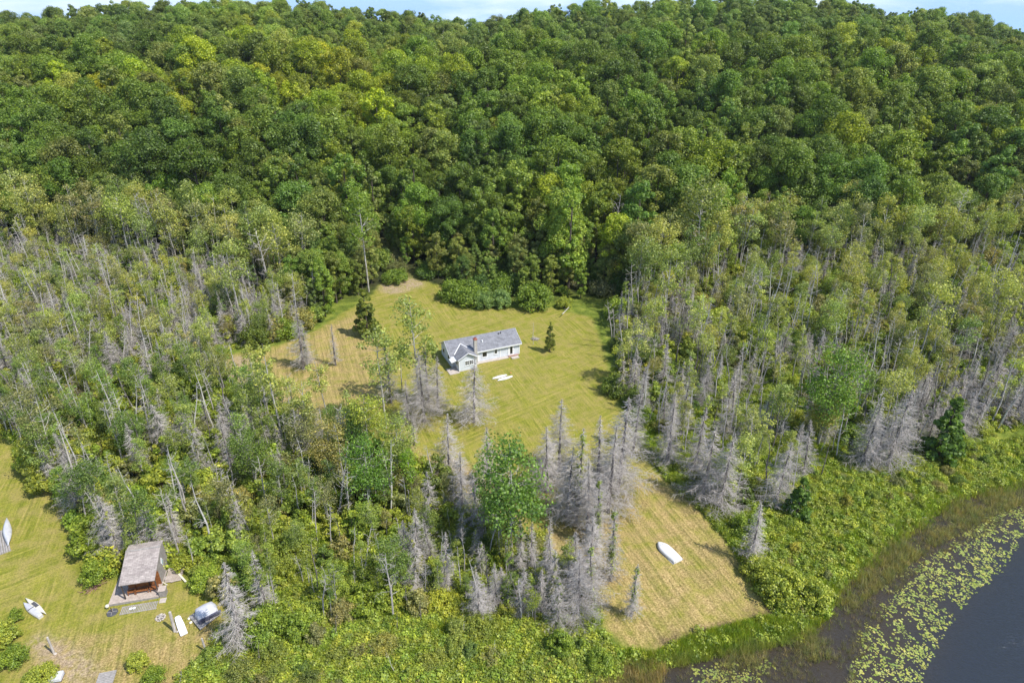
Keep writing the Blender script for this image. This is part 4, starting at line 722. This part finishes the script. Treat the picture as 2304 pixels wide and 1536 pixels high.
# ---- single trees, measured one by one: kind, base px, top px, variant, tint, label
def hero(kind, bx, by, ty, var, tint, label):
    g_ = G(bx, by); h_ = heightat(bx, ty, g_[1])-.5
    if kind == 'shrub': h_ = (by-ty)*.5*g_[1]/CS/F*1.15; var = 5+var % 3
    add(kind, g_[0], g_[1], h_, tint, 'hero', var, label, 0.6*bx % 6.28)
S_ = TA
for h_ in [
 ('spruce',683,830,690,1,S_,'dead grey spruce on the lawn, nearer of the leaning pair west of the tall aspens'),
 ('spruce',693,826,728,3,S_,'dead spruce with mossy trunk right behind the grey spruce on the west lawn'),
 ('spruce',755,822,728,5,S_,'thin grey dead spruce standing alone on the lawn left of the two tall aspens'),
 ('spruce',1066,949,800,2,S_,'broad grey dead spruce on the lawn just in front of the house annex'),
 ('spruce',955,948,790,2,S_,'dead spruce with dark dense twigs at the foot of the tallest aspen'),
 ('spruce',919,953,855,0,S_,'short bushy dead spruce left of the tallest aspen'),
 ('spruce',880,905,770,4,S_,'dark dead spruce tucked behind the second tall aspen'),
 ('spruce',985,925,800,1,S_,'slim dead spruce between the tall aspen and the front of the house'),
 ('spruce',1010,1068,927,0,S_,'isolated dead spruce with its dark trunk, below the broad one near the house'),
 ('spruce',1097,1092,960,0,S_,'dead spruce beside the big leafy poplar, its lower branches long'),
 ('spruce',932,1000,925,5,S_,'small thin dead spruce on the bare patch in the middle of the lawn'),
 ('spruce',1257,1060,900,2,S_,'tall wide dead spruce at the left end of the grey row across the lawn'),
 ('spruce',1296,1166,960,3,S_,'big dead spruce with a greenish mossy trunk in the grey row'),
 ('spruce',1275,1160,1000,2,S_,'full rounded dead spruce low in the middle of the grey row'),
 ('spruce',1345,1110,935,1,S_,'dead spruce in the grey row third from its right end'),
 ('spruce',1389,1108,885,2,S_,'large pale dead spruce at the right end of the row by the lawn strip'),
 ('spruce',1425,1010,880,1,S_,'pale dead spruce on the corner of the lawn strip and the right woods'),
 ('spruce',1342,1227,1070,3,S_,'narrow dead spruce with vines on its trunk below the grey row'),
 ('spruce',1373,1304,1140,3,S_,'narrow vine covered dead spruce on the lawn left of the white boat'),
 ('spruce',1420,1384,1265,3,S_,'lone short dead spruce wrapped in greenery on the tan lower lawn'),
 ('spruce',1325,1310,1150,2,S_,'dense grey dead spruce at the lower left edge of the lawn strip'),
 ('spruce',1290,1330,1190,0,S_,'dead spruce just left of the dense grey one at the lawn strip'),
 ('spruce',1300,1390,1240,2,S_,'dead spruce with curved lower twigs above the shore bushes'),
 ('spruce',545,1455,1262,1,S_,'big bleached dead spruce next to the tarp covered platform'),
 ('spruce',605,1385,1235,5,S_,'grey dead spruce behind the big bleached one near the platform'),
 ('spruce',1500,1040,905,0,S_,'dead spruce with swept twigs at the edge of the right meadow'),
 ('spruce',1580,1120,960,2,S_,'clustered pale dead spruce in the right meadow nearest the lawn strip'),
 ('spruce',1690,1265,1130,1,S_,'small bleached dead spruce by the bright bushes at the strip'),
 ('spruce',1995,1050,870,2,S_,'large silvery dead spruce in front of the right woods'),
 ('spruce',1940,1045,890,0,S_,'silvery dead spruce left of the large one in front of the right woods'),
 ('spruce',1560,1065,915,1,S_,'slim pale dead spruce just inside the meadow beside the lawn strip edge'),
 ('spruce',1618,1145,975,0,S_,'dead spruce in the meadow between the clustered pale one and the shore bushes'),
 ('spruce',1530,985,850,5,S_,'thin dead spruce at the top of the meadow by the strip'),
 ('spruce',1745,1130,990,2,S_,'wide dead spruce standing by the dark evergreen in the meadow'),
 ('spruce',1230,1105,955,2,S_,'wide pale dead spruce beside the big poplar at the head of the grey row'),
 ('spruce',1322,1195,1030,2,S_,'wide dead spruce filling the lower middle of the grey row'),
 ('spruce',1368,1150,960,0,S_,'dead spruce close behind the narrow vine covered one in the grey row'),
 ('aspen',1690,1080,930,2,TB,'slim light green aspen alone in the open right meadow'),
 ('aspen',945,908,662,7,TA,'tallest aspen on the lawn left of the house with a thick pale trunk'),
 ('aspen',869,962,745,0,TA,'second tall aspen on the lawn with a bare lower trunk'),
 ('aspen',745,985,812,2,TB,'slender aspen with small round crown in the left corner of the lawn'),
 ('aspen',699,1036,862,2,TB,'slim aspen with leafy top in front of the bare dirt patch'),
 ('aspen',640,1010,770,5,TB,'thin aspen at the left edge of the lawn by the dirt path'),
 ('aspen',838,1060,890,1,TL,'bright yellow green leafy tree below the second tall aspen'),
 ('aspen',830,655,432,0,TM,'aspen with long bare pale trunk at the mouth of the forest drive'),
 ('aspen',1152,1258,1005,6,(.17,.29,.05),'big full green poplar with a pale trunk in the middle foreground'),
 ('aspen',1130,1250,1060,3,(.17,.29,.05),'dark green poplar close behind the big full one'),
 ('aspen',838,1165,995,6,(.16,.29,.04),'round dark green poplar left of the lower lawn'),
 ('aspen',930,1130,1000,4,(.22,.36,.03),'small bright green leafy tree standing before the bare tan patch'),
 ('aspen',1490,752,560,0,TA,'tall reddish pale aspen pair at the right edge of the clearing'),
 ('aspen',1440,690,530,1,TA,'full aspen with broken white trunk in the upper right corner of the clearing'),
 ('aspen',2060,833,640,0,TB,'aspen with white trunk and yellowish crown in the right woods'),
 ('aspen',2202,773,610,1,TB,'aspen with forked white trunk at the far right of the woods'),
 ('aspen',1840,1001,790,6,(.18,.30,.04),'big leafy leaning aspen over the right meadow'),
 ('aspen',134,1080,900,3,(.24,.25,.09),'half dead leaning aspen at the corner of the left lawn'),
 ('aspen',545,735,545,0,TA,'white trunked aspen with forked bare limbs left of the clearing'),
 ('aspen',140,560,440,5,TA,'tall leaning white trunked aspen at the far left forest edge'),
 ('aspen',340,560,425,1,TA,'tall full aspen at the left forest edge'),
 ('aspen',450,590,420,4,TA,'tall round topped aspen at the left forest edge beside the full one'),
 ('aspen',1560,640,400,1,TO,'tall grey green aspen rising above the right woods'),
 ('aspen',600,965,800,3,TA,'slim aspen between the dirt path and the thicket, left of three'),
 ('aspen',665,1000,850,0,TB,'slim leafy aspen in front of the dirt path, middle of three'),
 ('aspen',790,1020,880,5,TA,'small sparse aspen at the lower left edge of the lawn by the bench'),
 ('aspen',575,880,770,4,TB,'bushy pale aspen hanging over the upper dirt path'),
 ('aspen',860,1035,930,1,TL,'low yellow green tree under the bright one at the lawn edge'),
 ('aspen',905,880,760,2,TA,'small aspen close behind the second tall aspen'),
 ('spruce',965,905,770,0,S_,'dead spruce standing against the trunk of the tallest aspen'),
 ('spruce',1040,1150,1010,0,S_,'dead spruce at the lower edge of the lawn left of the big poplar'),
 ('cedar',828,757,648,2,(.20,.24,.04),'conical dark olive cedar on the lawn at the forest drive'),
 ('cedar',1237,790,722,0,(.17,.21,.035),'small dark cedar standing on the lawn right of the house'),
 ('cedar',2110,1030,890,2,(.14,.24,.04),'dark green rounded leafy tree near the right shore'),  # a leafy tree, shaped with the cedar model
 ('cedar',1790,1165,1075,2,(.14,.24,.04),'dark evergreen between the right meadow and the shore bushes'),
 ('snag',1200,773,725,0,TA,'small bare tree on the lawn between the house and the little cedar'),
 ('snag',2113,815,720,3,TA,'white bare trunk leaning in the right woods'),
 ('snag',885,1390,1240,2,TA,'bare grey leaning tree with spreading limbs above the shore bushes'),
 ('snag',1720,760,600,1,TA,'tall bare white trunk in the right woods'),
 ('shrub',600,1430,1300,0,TS,'large bright green bush right of the big bleached spruce'),
 ('shrub',680,1430,1320,1,TS,'large green bush above the shore strip'),
 ('shrub',225,1300,1215,0,TS,'round green bush left of the cabin'),
 ('shrub',215,1240,1165,3,TS,'green bush behind the round one left of the cabin'),
 ('shrub',250,1220,1150,1,TS,'dark green bush growing up behind the cabin roof'),
 ('shrub',310,1200,1130,1,TL,'pale green bush farther behind the cabin'),
 ('shrub',315,1500,1430,4,TL,'tall narrow light green bush on the lower left lawn'),
 ('shrub',350,1530,1465,3,TS,'round bush beside the tall narrow one on the lower left lawn'),
 ('shrub',20,1440,1350,1,TL,'yellow green bush at the left edge near the boats'),
 ('shrub',35,1490,1410,0,TS,'green bush at the left edge below the yellow one'),
 ('shrub',95,1530,1450,2,TL,'light green bush beside the lower left post'),
 ('shrub',40,1392,1345,4,TS,'small bush just behind the two stacked boats'),
 ('shrub',1680,1200,1120,0,TS,'bush at the edge of the tan strip among dead spruces'),
 ('shrub',1755,1340,1215,0,TL,'tall bright bush beside the tan strip'),
 ('shrub',1830,1360,1255,1,TL,'broad bright bush reaching to the reeds'),
 ('shrub',1700,1290,1210,3,TL,'bright bush at the bend of the tan strip'),
 ('shrub',1350,1500,1420,0,TS,'rounded green bush at the lower tip of the lawn strip'),
 ('shrub',1260,1470,1370,1,TS,'green bush left of the lower tip of the lawn strip'),
 ('shrub',1130,690,640,1,(.26,.38,.12),'pale green bush against the forest wall behind the house'),
 ('shrub',1090,690,640,0,(.24,.35,.10),'pale green bush beside the brush pile at the forest wall'),
 ('shrub',1020,672,610,0,TM,'dark bush at the forest wall right of the drive'),
 ('shrub',1270,690,655,3,TL,'low bright bush at the top right of the clearing'),
 ('shrub',890,636,590,2,TM,'dark green bush at the left of the forest drive'),
 ('shrub',1060,680,610,2,TM,'dark green upright bush at the forest wall behind the house'),
 ('shrub',1200,690,615,0,TM,'rounded mid green bush at the forest wall behind the house roof'),
]: hero(*h_)
ZONE = {'forest_left': 'in the forest above the left woods', 'forest_middle': 'in the forest directly behind the house', 'forest_right': 'in the forest above the right woods', 'forest_edge': 'along the foot of the forest wall',
 'hillforest': 'poking out of the hillside forest canopy', 'left_up': 'in the thin woods left of the house', 'left_mid': 'in the woods beside the left lawn',
 'left_low': 'in the thicket right of the cabin', 'right_up': 'in the woods right of the house', 'right_mid': 'in the grey stand near the right edge',
 'right_open': 'in the meadow right of the strip', 'shore_right': 'on the bank above the right reeds', 'shore_bottom': 'on the overgrown bank at the bottom'}
def tone(t):
    s = t[0]/t[1]; l = t[1]
    if s > .86: return 'yellow green'
    return 'dark green' if l < .25 else ('light green' if l > .36 else 'mid green')
WORD = {'broadleaf': '{t} broadleaf tree', 'aspen': '{t} aspen', 'spruce': 'twiggy dead spruce', 'snag': 'bare dead trunk', 'shrub': '{t} shrub', 'cedar': 'dark evergreen'}
SIZE = {'broadleaf': (.85, 1.0), 'aspen': (.7, .9), 'spruce': (.7, .9), 'snag': (.8, 1.05), 'shrub': (.8, 1.3), 'cedar': (0, 9)}
ZB = {}
for L in CAND.values():
    for c in L:
        px, py, d = P(c['x'], c['y'], .5); b_ = ZB.setdefault(c['zone'], [[], []]); b_[0].append(min(max(px, 0), 2304)); b_[1].append(py)
ZB = {k: (np.percentile(v[0], [20, 40, 60, 80]), np.percentile(v[1], [25, 50, 75])) for k, v in ZB.items()}
def spot(c):
    px, py, d = P(c['x'], c['y'], .5); q = ZB[c['zone']]
    return ['back', 'upper', 'lower', 'front'][int(np.searchsorted(q[1], py))]+' '+['far left', 'left', 'middle', 'right', 'far right'][int(np.searchsorted(q[0], px))]
def place(kind, c):
    K = KINDS[kind]; z = float(ground_z(c['x'], c['y'])); v = K['v'][c['v']]
    e = empty(K['name'], (c['x'], c['y'], z), c['rz'])
    e.scale = (c['s'],)*3
    if kind in ('snag', 'aspen', 'spruce') and not c['label']: q_ = .09 if kind == 'snag' else .05; e.rotation_euler = (R.normal()*q_, R.normal()*q_, c['rz'])
    if c['label']: tag(e, c['label'], K['cat'])
    else:
        a, b = SIZE[kind]; sz = 'short ' if c['s'] < a else ('tall ' if c['s'] > b else '')
        nn = WORD[kind].format(t=tone(c['t'])); tag(e, sz+nn+' '+ZONE[c['zone']]+', '+spot(c), K['cat'], {'broadleaf': 'broadleaf trees', 'aspen': 'aspens', 'spruce': 'dead spruces', 'snag': 'bare dead trunks', 'shrub': 'shrubs', 'cedar': 'evergreens'}[kind]+' '+ZONE[c['zone']])
    for nm, me in v['parts']:
        o = bpy.data.objects.new(nm, me); COL.objects.link(o); o.parent = e
        o['tint'] = [float(q) for q in c['t']]
for kind, L in CAND.items():
    def scr(c):
        px, py, d = P(c['x'], c['y'], float(hill(c['x'], c['y']))+c['s']*KINDS[kind]['H']*.7)
        inside = -40 < px < 2344 and -40 < py < 1600
        return (0 if c['label'] else 1, 0 if inside else 1, d/max(.3, c['s']) if kind != 'broadleaf' else d)
    L.sort(key=scr); ind = L[:300]; rest = L[300:]
    for c in ind: place(kind, c)
    print(kind, len(L), 'individual', len(ind))
    if rest:
        word = {'broadleaf': 'unbroken green broadleaf forest covering the hill up to the skyline', 'aspen': 'farther slender aspens filling the woods either side of the clearing', 'spruce': 'farther grey dead spruces massed in the woods',
                'snag': 'farther bare grey dead stems massed in the woods', 'shrub': 'low leafy shrubs massed through the woods', 'cedar': 'farther evergreens'}[kind]
        scatter({'broadleaf': 'hillside_forest', 'aspen': 'aspen_wood', 'spruce': 'dead_spruce_stand', 'snag': 'dead_stem_stand', 'shrub': 'shrub_thicket', 'cedar': 'evergreen_stand'}[kind], KINDS[kind]['v'],
                [(c['x'], c['y'], float(ground_z(c['x'], c['y'])), c['rz'], c['s'], *c['t'], c['v']) for c in rest], word, KINDS[kind]['cat'], {'aspen': .05, 'snag': .08, 'spruce': .04}.get(kind, 0))
# ------------------------------------------------------------------ ground cover
def sc_rows(poly, n, sr, tints, nv, z=None, excl=True, clump_=0, seed=5, lo=.3):
    wp = wpoly(poly, .5 if z is None else z); xa = [p[0] for p in wp]; ya = [p[1] for p in wp]
    k = int(n*3.5); A = R.uniform(min(xa), max(xa), k); B = R.uniform(min(ya), max(ya), k); m = inpoly(A, B, wp)
    if excl: m &= ~inpoly(A, B, LW1) & ~inpoly(A, B, LW2)
    if clump_: m &= R.random(k) < np.clip((vnoise(A+700, B+700, clump_, seed)-lo)*2.6, 0, 1)
    A = A[m][:n]; B = B[m][:n]; gz = ground_z(A, B) if z is None else np.full(len(A), z); out = []
    for x, y, zz in zip(A, B, gz):
        out.append((x, y, zz, R.uniform(0, 6.28), R.uniform(*sr), *jit(blend(*tints, R.random()), .25), R.integers(nv)))
    return out
clumps = [clump(61), clump(62, .8, .8), clump(63, .6, .5)]
tufts = [tuft(71), tuft(72, 44, .8, .4), tuft(73, 30, .45, .3)]
reeds = [tuft(81, 22, 1.1, .4, .017, .6), tuft(82, 18, 1.3, .5, .017, .9), tuft(83, 20, .8, .45, .017, 1.3)]
STRIP = [(1440,1000),(1475,1010),(1640,1140),(1700,1220),(1745,1350),(1722,1372),(1688,1300),(1630,1205),(1500,1075)]
TIP = [(1400,1468),(1490,1468),(1560,1432),(1725,1390),(1790,1400),(1800,1425),(1700,1440),(1500,1485),(1420,1500)]
rows = []
for pz, n in ((STRIP, 420), (TIP, 60), (LEFT_UP, 2600), (LEFT_MID, 3200), (LEFT_LOW, 2600), (RIGHT_UP, 2600), (RIGHT_MID, 1500), (RIGHT_OPEN, 1300), (SHORE_R, 2600), (SHORE_B, 3200)):
    rows += sc_rows(pz, n, (.6, 1.7), (TS, TL), 3)
scatter('undergrowth', clumps, rows, 'low bright green undergrowth carpeting the ground beneath the thin woods and banks', 'undergrowth')
FRINGE = [(2500,1000),(2304,1062),(2150,1095),(2050,1150),(1960,1212),(1880,1295),(1850,1365),(1780,1405),(1600,1440),(1480,1470),(1500,1490),(1700,1450),(1800,1438),(1885,1400),(1915,1325),(2000,1252),(2090,1190),(2304,1100),(2500,1035)]
rows = []
for pz, n in ((FRINGE, 4200), (STRIP, 2600), (TIP, 1800), (LEFT_UP, 2500), (LEFT_MID, 2500), (LEFT_LOW, 3000), (RIGHT_UP, 2500), (RIGHT_MID, 2000), (RIGHT_OPEN, 5000), (SHORE_R, 5000), (SHORE_B, 6000)):
    rows += sc_rows(pz, n, (.6, 1.3), ((.22,.33,.03), (.36,.43,.05)), 3)
scatter('meadow_grass', tufts, rows, 'long bright green unmown grass in the meadow, thickets and banks', 'grass')
REED = [(2500,1030),(2304,1085),(2160,1105),(2060,1170),(1960,1240),(1880,1320),(1850,1395),(1760,1435),(1640,1465),(1480,1492),(1600,1510),(1740,1500),(1800,1560),(1900,1580),(1960,1450),(1900,1390),(2010,1300),(2100,1230),(2304,1130),(2500,1080)]
rows0_ = sc_rows(FRINGE, 1500, (.5, .95), ((.24,.27,.08), (.34,.32,.12)), 3)
REEDALL = [(2500,1030),(2304,1085),(2160,1105),(2060,1170),(1960,1240),(1880,1320),(1850,1395),(1760,1435),(1600,1465),(1430,1490),(1400,1560),(1890,1580),(1960,1450),(2010,1340),(2100,1260),(2304,1160),(2500,1080)]
REED2 = [(1370,1510),(1430,1485),(1500,1490),(1480,1580),(300,1660),(300,1600),(900,1545)]
rows = sc_rows(REED, 15000, (.45, 1.0), ((.25,.28,.09), (.36,.31,.15)), 3, 0.0, True, 4, 91, .3)+sc_rows(REEDALL, 8000, (.25, .6), ((.20,.21,.08), (.30,.25,.13)), 3, 0.0, True, 2.5, 92, .2)+sc_rows(REED2, 4200, (.6, 1.1), ((.28,.29,.08), (.40,.29,.16)), 3, 0.0)
SEDGE = [(1400,1470),(1500,1450),(1600,1430),(1730,1400),(1850,1395),(1870,1410),(1780,1450),(1560,1490),(1440,1520)]
rows += sc_rows(SEDGE, 2500, (.5, .9), ((.24,.32,.05), (.3,.33,.08)), 3, .15, True, 3, 95, .35)
scatter('reeds', reeds, rows+rows0_, 'dull olive and brown reeds and sedge standing in the shallow water along the shore', 'reeds')
# lily pads: flat notched discs floating on the lake
def pad_proto(seed):
    rg = np.random.default_rng(seed); V = []; Fs = []
    for q in range(3):
        cx_, cy_ = rg.uniform(-.35, .35, 2); r = rg.uniform(.08, .15); a0 = rg.uniform(0, 6.28); k = 10; b_ = len(V); V.append((cx_, cy_, .012+.004*q))
        for i in range(k): a = a0+.25+5.78*i/(k-1); V.append((cx_+r*math.cos(a), cy_+r*math.sin(a)*.92, .016+.004*q+.01*rg.random()))
        Fs += [(b_, b_+1+i, b_+2+i) for i in range(k-1)]
    return {'proto': bpy.data.objects.new('pad_proto', npmesh('pads', V, [np.array(Fs)], [PAD])), 'parts': []}
pads = [pad_proto(s) for s in (1, 2, 3, 4)]
LILY = [(2400,1120),(2400,1175),(2304,1210),(2260,1275),(2195,1330),(2140,1400),(2115,1440),(2090,1490),(2060,1560),(1890,1560),(1930,1480),(1930,1420),(2000,1350),(2050,1310),(2070,1270),(2160,1210),(2260,1140)]
LILY2 = [(2304,1090),(2304,1140),(2160,1210),(2040,1310),(1930,1400),(1950,1330),(2020,1260),(2100,1200),(2200,1130)]
LILY3 = [(1560,1500),(1760,1480),(1700,1540),(1560,1545)]
rows = sc_rows(LILY, 2900, (.5, .95), ((.22,.30,.07), (.40,.41,.13)), 4, 0.0, False, 1.6, 97, .12)+sc_rows(LILY2, 900, (.6, .9), ((.22,.26,.08), (.3,.3,.1)), 4, 0.0, False, 3, 98)+sc_rows(LILY3, 120, (.7, 1), ((.22,.28,.06), (.3,.3,.1)), 4, 0.0, False)
scatter('lily_pads', pads, rows, 'floating yellow green lily pads in a diagonal drift on the dark lake', 'lily pads')
# ------------------------------------------------------------------ air
hz = MB().box(-2000, 2000, -900, 2600, -3, 95).build('haze', bpy.data.materials.new('haze_air')); hm = hz.data.materials[0]; hm.use_nodes = True; n = hm.node_tree; n.nodes.clear()
ou_ = nd(n, 'ShaderNodeOutputMaterial'); pv = nd(n, 'ShaderNodeVolumePrincipled'); pv.inputs['Density'].default_value = .00007; pv.inputs['Color'].default_value = (.85,.92,1,1); pv.inputs['Anisotropy'].default_value = .2; ln(n, pv.outputs[0], ou_.inputs['Volume']); tag(hz, kind='stuff', label='thin pale summer air over the far hill', cat='haze')
